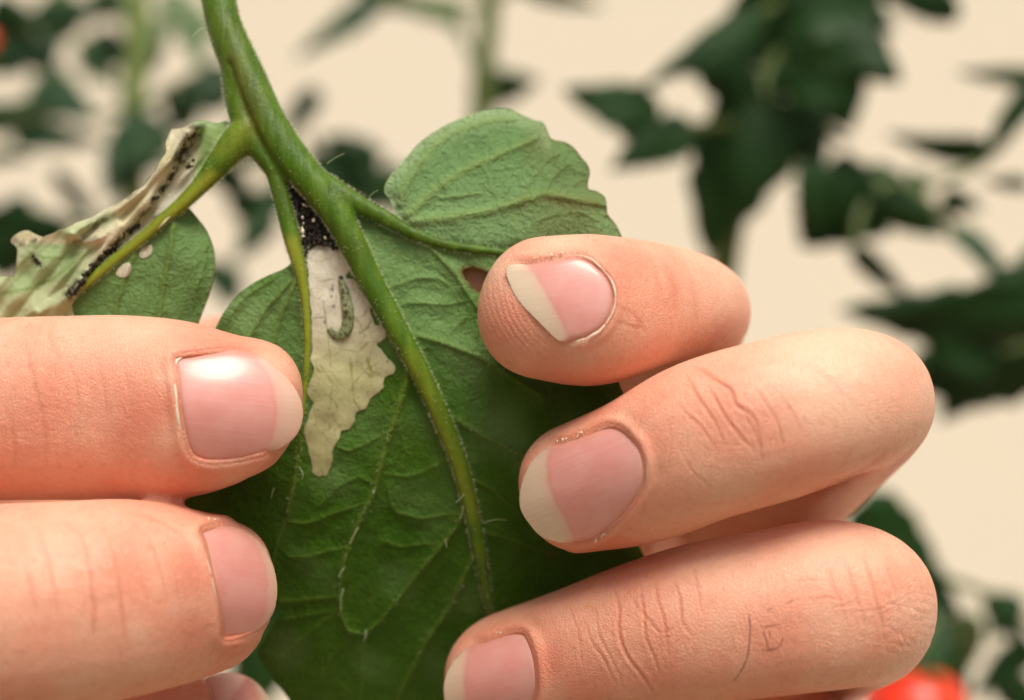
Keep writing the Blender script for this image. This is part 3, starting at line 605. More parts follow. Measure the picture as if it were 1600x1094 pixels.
# lower green half of the withered leaflet
GRN = crom([(296, 326), (308, 340), (323, 360), (333, 385), (336, 405), (335, 425), (328, 457), (313, 495), (295, 545), (250, 590), (180, 600), (125, 550), (100, 490), (115, 462), (145, 437), (180, 407), (215, 380), (250, 349), (285, 320)], 6, True)
H1 = crom([(217, 397), (222, 388), (236, 382), (238, 392), (233, 400), (222, 404)], 4, True); H2 = crom([(181, 428), (188, 416), (200, 410), (206, 418), (202, 430), (190, 434)], 4, True)
q2, qf = gridmesh(GRN, 2.3)
GV = [([(272, 345), (268, 370), (262, 410), (250, 480), (240, 560)], 8, 5, 0.28, 0.5), ([(210, 392), (200, 420), (193, 440), (180, 485), (165, 560)], 7, 4, 0.25, 0.5), ([(322, 380), (320, 415), (308, 450)], 4, 3, 0.12, 0.25), (line(RACH), 18, 12, 0.3, 0.4)]
h, cm, dmin = blade_relief(q2, GV, 0.7, 15)
er = poly_dist(q2, GRN[:60])[0]
qd = dleaf(q2[:, 0], q2[:, 1])+h+0.1-1.2*np.exp(-(er/25)**2)
grn = thick(mesh_obj('leaflet', at(q2[:, 0], q2[:, 1], qd), qf, M_BLADE, leaf, attrs={'leaf': ('FLOAT_COLOR', np.stack([cm, (0.78+0.12*vnoise(q2, 0.03, 2)).clip(0, 1), 0.4*np.exp(-(er/3)**2)], 1))}), 0.25)
grn['label'] = 'green half of the small leaflet below its yellow rib'
for Hh in (H1, H2):
    s2, sf = gridmesh(Hh, 1.5); hh = blade_relief(s2, GV, 0.7, 15)[0]
    z = np.zeros(len(s2)); bdh = poly_dist(s2, np.vstack([Hh, Hh[:1]]))[0]
    so_ = thick(mesh_obj('blotch', at(s2[:, 0], s2[:, 1], dleaf(s2[:, 0], s2[:, 1])+hh+0.18+0.08*(1-np.exp(-bdh/5))), sf, M_MINE, grn, attrs={'leaf': ('FLOAT_COLOR', np.stack([z, z+0.15, z], 1))}), 0.08)

# shrivelled upper half
WIT = crom([(352, 190), (340, 192), (313, 188), (300, 192), (278, 199), (267, 204), (261, 222), (258, 240), (240, 268), (221, 290), (205, 305), (181, 319), (155, 333), (125, 347), (100, 359), (72, 369), (52, 365), (38, 361), (22, 369), (16, 378), (28, 390), (26, 410), (22, 431), (5, 431), (-40, 440), (-60, 470), (-50, 540), (40, 560), (110, 520),
            (112, 478), (130, 455), (150, 436), (185, 407), (220, 380), (255, 349), (288, 320), (318, 292), (345, 262), (372, 225), (368, 200)], 6, True)
WIT = WIT+np.stack([vnoise(WIT, 0.15, 41), vnoise(WIT, 0.15, 42)], 1)*1.5
w2, wf = gridmesh(WIT, 2.0)
f1 = poly_dist(w2, [(305, 195), (275, 225), (262, 262), (235, 305), (200, 345), (165, 385), (140, 415), (108, 460), (60, 490)])[0]
f2 = poly_dist(w2, [(258, 215), (250, 255), (225, 295), (190, 322), (150, 345), (110, 365)])[0]
f3 = poly_dist(w2, [(110, 365), (130, 378), (160, 372), (185, 350)])[0]
f4 = poly_dist(w2, [(285, 262), (262, 300), (235, 335), (205, 365), (175, 395), (140, 432)])[0]
ang = math.radians(-48); al = np.stack([w2[:, 0]*math.cos(ang)+w2[:, 1]*math.sin(ang)*-1, (w2[:, 0]*math.sin(-ang)*1.0+w2[:, 1]*math.cos(ang))], 1)
wr = vnoise(np.stack([al[:, 0]*0.25, al[:, 1]*1.0], 1), 0.16, 51)
up = ss(430, 380, w2[:, 1]+0.4*w2[:, 0])
wd_ = dleaf(w2[:, 0], w2[:, 1])+0.1+1.5*np.exp(-(f1/10)**2)+1.0*np.exp(-(f2/7)**2)-0.9*np.exp(-(f4/9)**2)+0.8*np.exp(-(f3/6)**2)+0.5*wr*ss(330, 300, w2[:, 0])+0.25*vnoise(w2, 0.07, 53)+0.12*vnoise(np.stack([al[:, 0]*0.3, al[:, 1]], 1), 0.45, 54)*ss(330, 300, w2[:, 0])
wd_ = wd_-1.5*ss(120, 0, w2[:, 0])
greenp = np.maximum(ss(296, 318, w2[:, 0]+8*vnoise(w2, 0.09, 61)), 0)
reg = ss(160, 110, w2[:, 0]+6*vnoise(w2, 0.1, 62))*ss(375, 385, w2[:, 1])*ss(485, 460, w2[:, 1]+0.25*w2[:, 0]+6*vnoise(w2, 0.08, 63))*ss(20, 42, w2[:, 0]+0.5*(w2[:, 1]-400).clip(-20, 60))
reg2 = 0.75*np.exp(-(poly_dist(w2, [(95, 367), (140, 352), (170, 340)])[0]/9)**2)
gp = np.maximum(np.maximum(greenp, reg*0.95), np.maximum(reg2, 0.6*ss(150, 90, w2[:, 0])*ss(378, 392, w2[:, 1]))).clip(0, 1)
vn = np.zeros(len(w2))
for ln, wd in (([(-10, 460), (40, 452), (80, 438), (110, 415), (140, 392)], 3), ([(65, 402), (100, 404), (130, 395)], 2.4), ([(345, 202), (320, 206), (312, 210)], 4), ([(335, 238), (318, 243), (308, 248)], 4), ([(372, 205), (345, 250), (320, 285), (290, 315)], 8), ([(350, 196), (325, 225), (318, 255)], 17)):
    vn = np.maximum(vn, 0.6*np.exp(-(poly_dist(w2, ln)[0]/wd)**2))
def streak(ln, wd, amt): return amt*np.exp(-(poly_dist(w2, ln)[0]/wd)**2)
dk = np.maximum.reduce([streak([(303, 205), (292, 225), (280, 250)], 13, 0.75), streak([(275, 265), (258, 290), (240, 312)], 6, 0.8), streak([(238, 318), (215, 345)], 5, 0.7), streak([(215, 352), (190, 370), (178, 385)], 6, 0.85), streak([(180, 385), (160, 405), (135, 432), (108, 460)], 9, 1.0),
                        streak([(170, 340), (145, 352)], 8, 0.6), streak([(150, 372), (110, 380)], 6, 0.45), streak([(50, 400), (60, 412), (62, 418)], 5, 0.8), streak([(18, 372), (30, 382), (60, 378)], 6, 0.45), streak([(50, 378), (62, 372)], 3, 0.7), streak([(255, 225), (235, 275), (200, 310)], 3, 0.5)])
dk = (1.3*dk).clip(0, 1)*ss(-1.0, 0.1, vnoise(w2, 0.35, 71)+0.5*vnoise(w2, 0.8, 72))
fib = vnoise(np.stack([al[:, 0]*0.22, al[:, 1]], 1), 0.55, 55)+0.6*vnoise(np.stack([al[:, 0]*0.3, al[:, 1]], 1), 1.1, 56)
dk = np.maximum(dk, 0.4*ss(0.6, 1.4, fib)*(1-gp)*ss(120, 170, w2[:, 0]))
rimw = poly_dist(w2, WIT[:150])[0]; dk = np.maximum(dk, 0.25*np.exp(-(rimw/3)**2)*ss(-0.5, 0.6, vnoise(w2, 0.2, 57)))
wit = thick(mesh_obj('leaflet', at(w2[:, 0], w2[:, 1], wd_), wf, M_WITH, leaf, attrs={'leaf': ('FLOAT_COLOR', np.stack([vn, gp, dk.clip(0, 1)], 1))}), 0.15)
wit['label'] = 'shrivelled cream and brown half of the small leaflet'
# clean white window beside the rib
WH = crom([(303, 262), (300, 283), (290, 295), (268, 318), (248, 335), (238, 338), (262, 305), (283, 275)], 5, True)
s2, sf = gridmesh(WH, 1.7); kdw = kdtree.KDTree(len(w2))
for i, p in enumerate(w2): kdw.insert((p[0], p[1], 0), i)
kdw.balance()
near = np.array([np.mean([wd_[i] for _, i, _ in kdw.find_n((p[0], p[1], 0), 6)]) for p in s2]); z = np.zeros(len(s2))
so_ = thick(mesh_obj('blotch', at(s2[:, 0], s2[:, 1], near+0.28), sf, M_MINE, wit, attrs={'leaf': ('FLOAT_COLOR', np.stack([z, z+0.05, z], 1))}), 0.08)

# dark eaten pocket in the fork of the stalks
PK = crom([(452, 268), (462, 280), (476, 298), (492, 325), (508, 352), (530, 378), (548, 400), (530, 392), (513, 384), (496, 383), (480, 392), (468, 396), (462, 370), (460, 340), (452, 310), (444, 285)], 5, True)
s2, sf = gridmesh(PK, 2.0); z = np.zeros(len(s2))
thick(mesh_obj('torn_tissue', at(s2[:, 0], s2[:, 1], dleaf(s2[:, 0], s2[:, 1])-0.35+0.2*vnoise(s2, 0.3, 81)), sf, M_FRASS, leaf), 0.15)
def blobs(pts, rads, squash=0.8):
    bm = bmesh.new(); bmesh.ops.create_icosphere(bm, subdivisions=1, radius=1); bv = np.array([v.co[:] for v in bm.verts]); bf = [[v.index for v in f.verts] for f in bm.faces]; bm.free()
    V, F = [], []
    for p, r in zip(pts, rads):
        q = bv*r*(1+0.25*rng.standard_normal((len(bv), 1)))*np.array([1, squash, rng.uniform(0.7, 1.4)]); o = len(V)*len(bv); F += [[i+o for i in f] for f in bf]; V.append(q+p)
    return np.concatenate(V), F
cand = np.stack([rng.uniform(444, 545, 900), rng.uniform(268, 400, 900)], 1); cand = cand[inside(PK, cand[:, 0], cand[:, 1])]
pts = at(cand[:, 0], cand[:, 1], dleaf(cand[:, 0], cand[:, 1])-0.15+0.2*rng.random(len(cand))); rads = rng.uniform(0.08, 0.22, len(cand))
cs = []
for ln, wd, n in (([(303, 210), (290, 230), (280, 250)], 7, 30), ([(275, 265), (258, 290), (240, 312)], 4, 20), ([(215, 352), (190, 370)], 5, 22), ([(180, 385), (160, 405), (135, 432), (108, 460)], 6, 120), ([(50, 400), (62, 416)], 3, 10), ([(299, 255), (297, 263)], 3, 8)):
    c = crom(ln, 20); k = rng.integers(0, len(c), n); cs.append(c[k]+rng.normal(0, wd*0.6, (n, 2)))
cs = np.concatenate(cs); cs = cs[inside(WIT, cs[:, 0], cs[:, 1])]
dz = np.array([wd_[kdw.find((p[0], p[1], 0))[1]] for p in cs])
V, F = blobs(np.concatenate([pts, at(cs[:, 0], cs[:, 1], dz+0.05)]), np.concatenate([rads, rng.uniform(0.06, 0.17, len(cs))]))
tag(mesh_obj('droppings', V, F, M_FRASS, leaf), kind='stuff')
wp = np.array([(456, 283), (458, 292), (463, 297), (471, 303), (474, 320), (479, 322), (486, 315), (473, 340), (474, 349), (473, 362), (474, 369), (472, 356), (490, 345), (508, 372)], float)
V, F = blobs(at(wp[:, 0], wp[:, 1], dleaf(wp[:, 0], wp[:, 1])+0.25), rng.uniform(0.1, 0.24, len(wp)))
tag(mesh_obj('tissue_crumbs', V, F, M_CUT, leaf), kind='stuff')

# fine hairs on stalks and veins
def cones(base, dirs, lens, r, bend=0.25):
    n = len(base); dirs = dirs/np.linalg.norm(dirs, axis=1)[:, None]
    a = np.cross(dirs, rng.normal(size=(n, 3))); a /= np.linalg.norm(a, axis=1)[:, None]; b = np.cross(dirs, a)
    r = np.broadcast_to(r, (n,)); mid = base+dirs*(lens*0.55)[:, None]; top = base+dirs*lens[:, None]+a*(lens*bend*rng.uniform(0.2, 1, n))[:, None]
    ring = [np.cos(t)*a+np.sin(t)*b for t in (0, 2.094, 4.189)]
    V = np.stack([base+ring[0]*r[:, None], base+ring[1]*r[:, None], base+ring[2]*r[:, None], mid+ring[0]*r[:, None]*0.7, mid+ring[1]*r[:, None]*0.7, mid+ring[2]*r[:, None]*0.7, top], 1).reshape(-1, 3)
    o = (np.arange(n)*7)[:, None]
    q = [(0, 1, 4), (0, 4, 3), (1, 2, 5), (1, 5, 4), (2, 0, 3), (2, 3, 5), (3, 4, 6), (4, 5, 6), (5, 3, 6)]
    return V, np.concatenate([o+np.array(t)[None] for t in q])
vis = np.nonzero((stemn[:, 1] < 0.35) & (inv(stemco)[1] > -60))[0]
wgt = np.where(np.abs(stemn[vis, 1]) < 0.45, 5.0, 0.3); k = rng.choice(vis, 5000, p=wgt/wgt.sum())
hb, hd, hl = stemco[k], stemn[k]+rng.normal(0, 0.35, (len(k), 3)), rng.uniform(0.12, 0.36, len(k))
vb, vd, vl_ = [], [], []
for ln, w0, w1, hh, csr in VEINS:
    if hh < 0.2: continue
    c = crom(ln, 12); n = int(np.sum(np.linalg.norm(np.diff(c, axis=0), axis=1))/5.0); j = rng.integers(0, len(c), n)
    q = c[j]+rng.normal(0, 3, (n, 2)); q = q[inside(OUT, q[:, 0], q[:, 1])]
    hh2 = blade_relief(q, VEINS)[0]; vb.append(at(q[:, 0], q[:, 1], dleaf(q[:, 0], q[:, 1])+hh2)); vd.append(np.array([0, -0.7, 0.1])+rng.normal(0, 0.55, (len(q), 3))); vl_.append(rng.uniform(0.12, 0.5, len(q)))
oe = OUT[(OUT[:, 1] > 940) | (OUT[:, 1] < 500)]
V, F = cones(np.concatenate([hb]+vb), np.concatenate([hd]+vd), np.concatenate([hl]+vl_), 0.019)
tag(mesh_obj('leaf_hairs', V, F, M_HAIR, leaf), kind='stuff')
LONG = [((511, 256), (523, 247), (538, 240)), ((318, 44), (312, 46), (300, 58)), ((424, 224), (414, 226), (404, 224)), ((366, 183), (360, 193), (354, 203)), ((370, 182), (366, 192), (362, 199)), ((577, 307), (584, 301), (591, 297)), ((638, 346), (645, 338), (650, 334)),
        ((731, 766), (722, 776), (712, 786)), ((724, 790), (722, 803), (719, 812)), ((755, 818), (772, 812), (792, 813)), ((468, 730), (473, 740), (472, 748)), ((428, 763), (425, 772), (424, 778)), ((560, 824), (552, 838), (547, 850)), ((537, 888), (531, 897), (530, 902)), ((696, 843), (697, 848), (698, 856)), ((572, 985), (572, 992), (569, 1001)), ((537, 920), (533, 935), (533, 955)), ((585, 765), (583, 772), (584, 765))]
Vs = []
for pl_ in LONG:
    c = crom(pl_, 6); d_ = dleaf(c[:, 0], c[:, 1])+np.linspace(0.5, 1.6, len(c)); Vs.append(tube(at(c[:, 0], c[:, 1], d_), np.linspace(0.030, 0.014, len(c)), seg=5))
V, F = merge(Vs); tag(mesh_obj('long_hairs', V, F, M_HAIR, leaf), kind='stuff')

# ---------------------------------------------------------------- the caterpillar in the blotch
LC = crom([(532, 434, 2.6), (534, 443, 4.8), (538, 455, 6.8), (541, 470, 8.2), (543.5, 486, 8.8), (544, 500, 8.6), (541.5, 513, 8.5), (535, 522, 7.6), (526, 524.5, 6.2), (519, 520, 5), (514.5, 513, 3.6)], 8)
hh = blade_relief(LC[:, :2], VEINS)[0]; seg_ = 1.08+0.035*np.sin(np.arange(len(LC))*2*math.pi/7.0)
rad = LC[:, 2]*K*seg_
cat = empty('caterpillar', at(538, 480, dleaf(538, 480)+0.3)); tag(cat, 'tiny hooked grey-green caterpillar lying in the cream blotch', 'caterpillar')
s = NB('caterpillar_skin'); co_ = s.co(); n1 = s.noise(co_, 900, 3); n2 = s.noise(co_, 2600, 3)
bs = s.mix(s.ramp(n1, 0.35, 0.65), (0.27, 0.29, 0.14), (0.17, 0.20, 0.08)); bs = s.mix(s.ramp(n2, 0.50, 0.60, 0, 0.9), bs, (0.03, 0.035, 0.015))
s.set(Base_Color=bs, Roughness=0.4, Subsurface_Weight=0.3, Subsurface_Scale=0.0005); s.l(s.bump(n2, 0.0001, 0.5), s.b.inputs['Normal'])
V, F = tube(at(LC[:, 0], LC[:, 1], dleaf(LC[:, 0], LC[:, 1])+hh+0.34), rad, rad*0.5, seg=16); mesh_obj('body', V, F, s.m, cat)
V, F = blobs(at([532.5], [434.5], [dleaf(532.5, 434.5)+hh[0]+0.35]), [0.2], 0.7); mesh_obj('head', V, F, M_FRASS, cat)

# ---------------------------------------------------------------- hands
CAMP = np.array([0, -D, 0.0])
def finger(tip, st, n0=(0, -1, 0), power=2.15):
    c = crom(st, 7); s_ = (D-c[:, 2])/D
    return rounded(at(c[:, 0], c[:, 1], c[:, 2]), c[:, 3]*K*s_, c[:, 4], at(*tip), n0=n0, power=power)
def limb(pts, n0, seg=32, tip=None, power=2.2):
    c = crom(pts, 7)
    if tip is not None: return rounded(c[:, :3], c[:, 3], c[:, 4], np.array(tip, float), n0=n0, seg=seg)
    return tube(c[:, :3], c[:, 3], c[:, 4], n0, seg, power)

def build_hand(name, label, origin, parts, nails, creases, tints, voxel=0.4, prints=(), rough=()):
    me = remeshed(*merge(parts), voxel)
    co = smooth(coords(me), edges(me), 5); me.vertices.foreach_set('co', co.astype(np.float32).ravel()); nr = normals(me)
    px, py, dd = inv(co); view = CAMP-co; view /= np.linalg.norm(view, axis=1)[:, None]
    fr = (np.sum(nr*view, 1) > -0.25) & (px > -60) & (px < 1660) & (py > -60) & (py < 1150) & (dd > -24)
    bm = bmesh.new(); bm.from_mesh(me); bm.verts.ensure_lookup_table()
    sel = [e for e in bm.edges if fr[e.verts[0].index] and fr[e.verts[1].index]]
    bmesh.ops.subdivide_edges(bm, edges=sel, cuts=3, use_grid_fill=True)
    bmesh.ops.triangulate(bm, faces=[f for f in bm.faces if len(f.verts) > 4])
    bm.to_mesh(me); bm.free()
    co = coords(me); E = edges(me)
    px, py, dd = inv(co)
    fine = ((px > -50) & (px < 1650) & (py > -50) & (py < 1140) & (dd > -23)).astype(float)
    co = smooth(co, E, 26, fine); me.vertices.foreach_set('co', co.astype(np.float32).ravel()); nr = normals(me)
    view = CAMP-co; view /= np.linalg.norm(view, axis=1)[:, None]; facing = np.sum(nr*view, 1)
    px, py, dd = inv(co); p2 = np.stack([px, py], 1)
    attr = np.zeros((len(co), 3))
    bvh = BVHTree.FromPolygons([Vector(c) for c in co], [tuple(p.vertices) for p in me.polygons])
    def depth_at(x, y):
        tgt = at(x, y, 0.0); dr = Vector(tgt-CAMP).normalized(); h = bvh.ray_cast(Vector(CAMP), dr, 400)
        return None if h[0] is None else -h[0][1]
    disp = np.zeros(len(co)); push = np.zeros(len(co)); nail_out = []
    for nl in nails:
        out = crom(nl['out'], 5, True); cen = out.mean(0); ax = np.array(nl['axis'], float); ax /= np.linalg.norm(ax); lat = np.array([-ax[1], ax[0]])
        sh = cen+(out-cen)*0.86; xs = np.arange(out[:, 0].min(), out[:, 0].max(), 9); ys = np.arange(out[:, 1].min(), out[:, 1].max(), 9)
        X, Y = np.meshgrid(xs, ys); X, Y = X.ravel(), Y.ravel(); m = inside(sh, X, Y); S, R_ = [], []
        for x, y in zip(X[m], Y[m]):
            q = depth_at(x, y)
            if q is None: continue
            u = ((x-cen[0])*ax[0]+(y-cen[1])*ax[1])/100; v_ = ((x-cen[0])*lat[0]+(y-cen[1])*lat[1])/100
            S.append((1, u, v_, u*u, u*v_, v_*v_)); R_.append(q)
        S, R_ = np.array(S), np.array(R_); kf, *_ = np.linalg.lstsq(S, R_, rcond=None)
        kf[3] = np.clip(kf[3], -2.5, -0.2); kf[5] = np.clip(kf[5]*nl.get('curve', 1.15), -6, -0.8)
        kf[0] = np.median(R_-(S[:, 1:]@kf[1:]))
        lift = nl.get('lift', 0.12)
        def nd(p, cen=cen, ax=ax, lat=lat, kf=kf, lift=lift):
            u = ((p[:, 0]-cen[0])*ax[0]+(p[:, 1]-cen[1])*ax[1])/100; v_ = ((p[:, 0]-cen[0])*lat[0]+(p[:, 1]-cen[1])*lat[1])/100
            return kf[0]+kf[1]*u+kf[2]*v_+kf[3]*u*u+kf[4]*u*v_+kf[5]*v_*v_+lift, u, v_
        bb = (px > out[:, 0].min()-60) & (px < out[:, 0].max()+60) & (py > out[:, 1].min()-60) & (py < out[:, 1].max()+60) & (facing > -0.2)
        ii = np.nonzero(bb)[0]; dn, u, v_ = nd(p2[ii]); okd = np.abs(dd[ii]-dn) < 4.5; ii, dn = ii[okd], dn[okd]
        q = p2[ii]; ins = inside(out, q[:, 0], q[:, 1]); bdist = poly_dist(q, np.vstack([out, out[:1]]))[0]
        frd = poly_dist(q, nl['free'])[0] if 'free' in nl else np.full(len(q), 1e9)
        inn = np.where(ins, ss(2, 9, bdist), 0.0)
        excess = np.maximum(dd[ii]-(dn-0.32), 0)
        push[ii] = np.maximum(push[ii], excess*inn)
        sidef = ss(14, 40, frd)
        ridge = np.exp(-((np.where(ins, -bdist, bdist)-7)/9.0)**2)*sidef*nl.get('fold', 0.30)
        disp[ii] += ridge
        groove = np.where(ins, 0, np.exp(-(bdist/2.2)**2))*sidef; disp[ii] -= 0.05*groove
        attr[ii, 0] = np.maximum(attr[ii, 0], np.where(ins, 0.5, 0.42*np.exp(-(bdist/11)**2)*sidef))
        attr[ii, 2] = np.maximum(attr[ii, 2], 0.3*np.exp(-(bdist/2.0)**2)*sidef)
        nail_out.append((nl, out, nd, cen, ax, lat))
    wide = np.zeros(len(co)); fm = np.nonzero((facing > 0.0) & (px > -60) & (px < 1660) & (py < 1160) & (dd > -20))[0]; q = p2[fm]
    for ln, wd, dep, red in creases:
        c = crom(ln, 8); c = c+np.stack([vnoise(c, 0.11, len(disp) % 97), vnoise(c, 0.13, 5)], 1)*1.2
        bb = (q[:, 0] > c[:, 0].min()-30) & (q[:, 0] < c[:, 0].max()+30) & (q[:, 1] > c[:, 1].min()-30) & (q[:, 1] < c[:, 1].max()+30)
        jj = fm[bb]; e, frc = poly_dist(p2[jj], c); tap = np.sin(np.pi*np.clip(frc, 0.02, 0.98))**0.5
        g = np.exp(-(e/wd)**2)*tap; disp[jj] -= 0.72*dep*g; disp[jj] += 0.25*dep*np.exp(-((e-wd*2.2)/(wd*1.4))**2)*tap
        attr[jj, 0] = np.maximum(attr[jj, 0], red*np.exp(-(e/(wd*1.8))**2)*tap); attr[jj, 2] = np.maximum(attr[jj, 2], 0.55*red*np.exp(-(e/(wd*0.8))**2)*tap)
    for x, y, r, ch, amt in tints:
        g = amt*np.exp(-((q[:, 0]-x)**2+(q[:, 1]-y)**2)/r**2); attr[fm, ch] = np.maximum(attr[fm, ch], g*(1.35 if ch == 0 else 1.0))
    for x, y, r, cx, cy, per, amp in prints:
        dd_ = np.hypot(q[:, 0]-cx, q[:, 1]-cy)+2.5*vnoise(q, 0.03, 77); disp[fm] += amp*np.sin(6.283*dd_/per)*np.exp(-((q[:, 0]-x)**2+(q[:, 1]-y)**2)/r**2)
    for x, y, r, amp in rough:
        disp[fm] += amp*(np.abs(vnoise(q, 0.18, 91))+0.7*np.abs(vnoise(q, 0.45, 92)))*np.exp(-(((q[:, 0]-x)**2+(q[:, 1]-y)**2)/r**2)**2)
    co = co+nr*disp[:, None]
    co = co-view*push[:, None]
    # soften the sculpted step by one light pass
    sc_ = ((push > 0) | (disp != 0)).astype(float); co = smooth(co, E, 2, sc_*0.6)
    org = np.array(origin, float)
    me.vertices.foreach_set('co', ((co-org)*0.001).astype(np.float32).ravel()); me.update(); me.shade_smooth()
    me.materials.clear(); me.materials.append(M_SKIN); set_attr(me, 'skin', 'FLOAT_COLOR', attr.clip(0, 1))
    me.name = name; ho = bpy.data.objects.new(name, me); C.objects.link(ho); ho.location = W(org)
    tag(ho, label, 'hand', 'hands holding the leaf')
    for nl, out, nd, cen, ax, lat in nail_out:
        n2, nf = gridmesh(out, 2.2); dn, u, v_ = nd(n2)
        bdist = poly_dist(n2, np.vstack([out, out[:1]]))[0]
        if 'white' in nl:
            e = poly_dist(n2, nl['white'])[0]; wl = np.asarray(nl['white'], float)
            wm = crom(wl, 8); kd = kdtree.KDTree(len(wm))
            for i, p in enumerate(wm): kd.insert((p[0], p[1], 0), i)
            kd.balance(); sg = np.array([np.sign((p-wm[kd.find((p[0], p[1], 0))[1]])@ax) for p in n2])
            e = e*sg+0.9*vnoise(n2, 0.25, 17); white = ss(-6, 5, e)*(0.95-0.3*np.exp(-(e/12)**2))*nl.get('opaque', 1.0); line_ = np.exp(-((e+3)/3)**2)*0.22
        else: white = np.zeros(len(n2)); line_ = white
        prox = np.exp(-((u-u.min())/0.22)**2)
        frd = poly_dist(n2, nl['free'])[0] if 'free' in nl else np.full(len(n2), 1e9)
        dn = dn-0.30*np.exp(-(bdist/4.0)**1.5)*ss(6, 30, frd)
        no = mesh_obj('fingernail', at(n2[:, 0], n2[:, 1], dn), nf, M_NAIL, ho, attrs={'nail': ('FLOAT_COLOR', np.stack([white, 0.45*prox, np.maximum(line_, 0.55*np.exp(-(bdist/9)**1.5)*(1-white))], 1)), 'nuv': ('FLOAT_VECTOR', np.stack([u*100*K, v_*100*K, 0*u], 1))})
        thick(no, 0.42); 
        cu = []
        for ln, r in nl.get('cut', []):
            c = crom(ln, 10); c = c+np.stack([vnoise(c, 0.2, 3), vnoise(c, 0.23, 4)], 1)*0.8; dz, _, _ = nd(c)
            rr = r*(0.75+0.35*vnoise(c, 0.16, 6)).clip(0.3, 1.4)*np.sin(np.pi*np.linspace(0.04, 0.96, len(c)))**0.4
            cu.append(tube(at(c[:, 0], c[:, 1], dz+0.10), rr, rr*0.7, seg=8))
        if cu:
            V, F = merge(cu); mesh_obj('cuticle', V, F, M_CUT, no)
        fl = nl.get('flakes')
        if fl:
            c = np.concatenate([crom(p_, 10)[rng.integers(0, 10*(len(p_)-1), 12)] for p_ in fl]); n_ = len(c); c = c+rng.normal(0, 2.0, (n_, 2)); dz, _, _ = nd(c)
            V, F = blobs(at(c[:, 0], c[:, 1], dz+0.10), rng.uniform(0.04, 0.12, n_), 0.5); tag(mesh_obj('dry_skin', V, F, M_CUT, no), kind='stuff')
    return ho

MCPR = dict(i=(1040, 585, -38), m=(1110, 815, -38), r=(1095, 1005, -37), l=(1110, 1180, -33))
R_parts = [
    finger((758, 447, 4.2), [(850, 481, 5.4, 113, 6.4), (925, 485, 5.6, 119, 6.7), (1000, 477, 1.4, 101, 6.0), (1050, 477, -3.0, 87, 6.1), (1069, 488, -9, 82, 6.4), (1060, 506, -17, 87, 6.9), (1045, 545, -26, 100, 7.4), (*MCPR['i'], 120, 8.6)]),
    finger((828, 787, 1.2), [(905, 761, 3.2, 101, 6.2), (1000, 734, 7.3, 116, 6.4), (1100, 688, 9.4, 126, 7.1), (1200, 658, 9.6, 127, 7.4), (1280, 635, 8.2, 121, 7.4), (1322, 628, 4.6, 112, 7.4), (1328, 642, -3, 106, 7.3), (1300, 674, -12, 106, 7.3), (1230, 735, -24, 114, 7.7), (*MCPR['m'], 128, 8.8)]),
    finger((712, 1085, -5.5), [(800, 1054, -3, 98, 6.0), (900, 1027, 0.5, 107, 6.6), (1000, 998, 3.8, 117, 7.0), (1100, 972, 6.2, 123, 7.4), (1200, 957, 7.5, 126, 7.6), (1280, 945, 7.6, 130, 7.6), (1322, 943, 4.8, 127, 7.5), (1329, 954, -2, 121, 7.4), (1303, 970, -11, 118, 7.4), (1240, 1000, -24, 120, 7.8), (*MCPR['r'], 124, 8.6)]),
    finger((905, 1245, -6), [(985, 1228, -3, 84, 5.4), (1100, 1208, 1.5, 94, 6.0), (1230, 1196, 3, 98, 6.3), (1295, 1194, 1.5, 98, 6.4), (1312, 1200, -4, 98, 6.4), (1295, 1205, -12, 98, 6.6), (1220, 1200, -22, 100, 7), (*MCPR['l'], 105, 7.8)]),
    limb([(23, 27, -33, 27, 8.5), (22, 42, -36, 30, 11), (23, 70, -42, 32, 13), (23, 100, -55, 26, 16), (21, 125, -66, 25, 18), (16, 175, -88, 28, 21), (10, 240, -118, 31, 25)], (1, 0, 0)),
    limb([(-4, 10.4, 5.5, 8.6, 7.8), (-2, 26, 0, 9, 8.4), (3, 45, -10, 10, 9.5), (12, 68, -26, 13, 12), (18, 90, -44, 17, 14)], (0, 1, 0), 28, tip=(-4.5, 9.0, 15))]
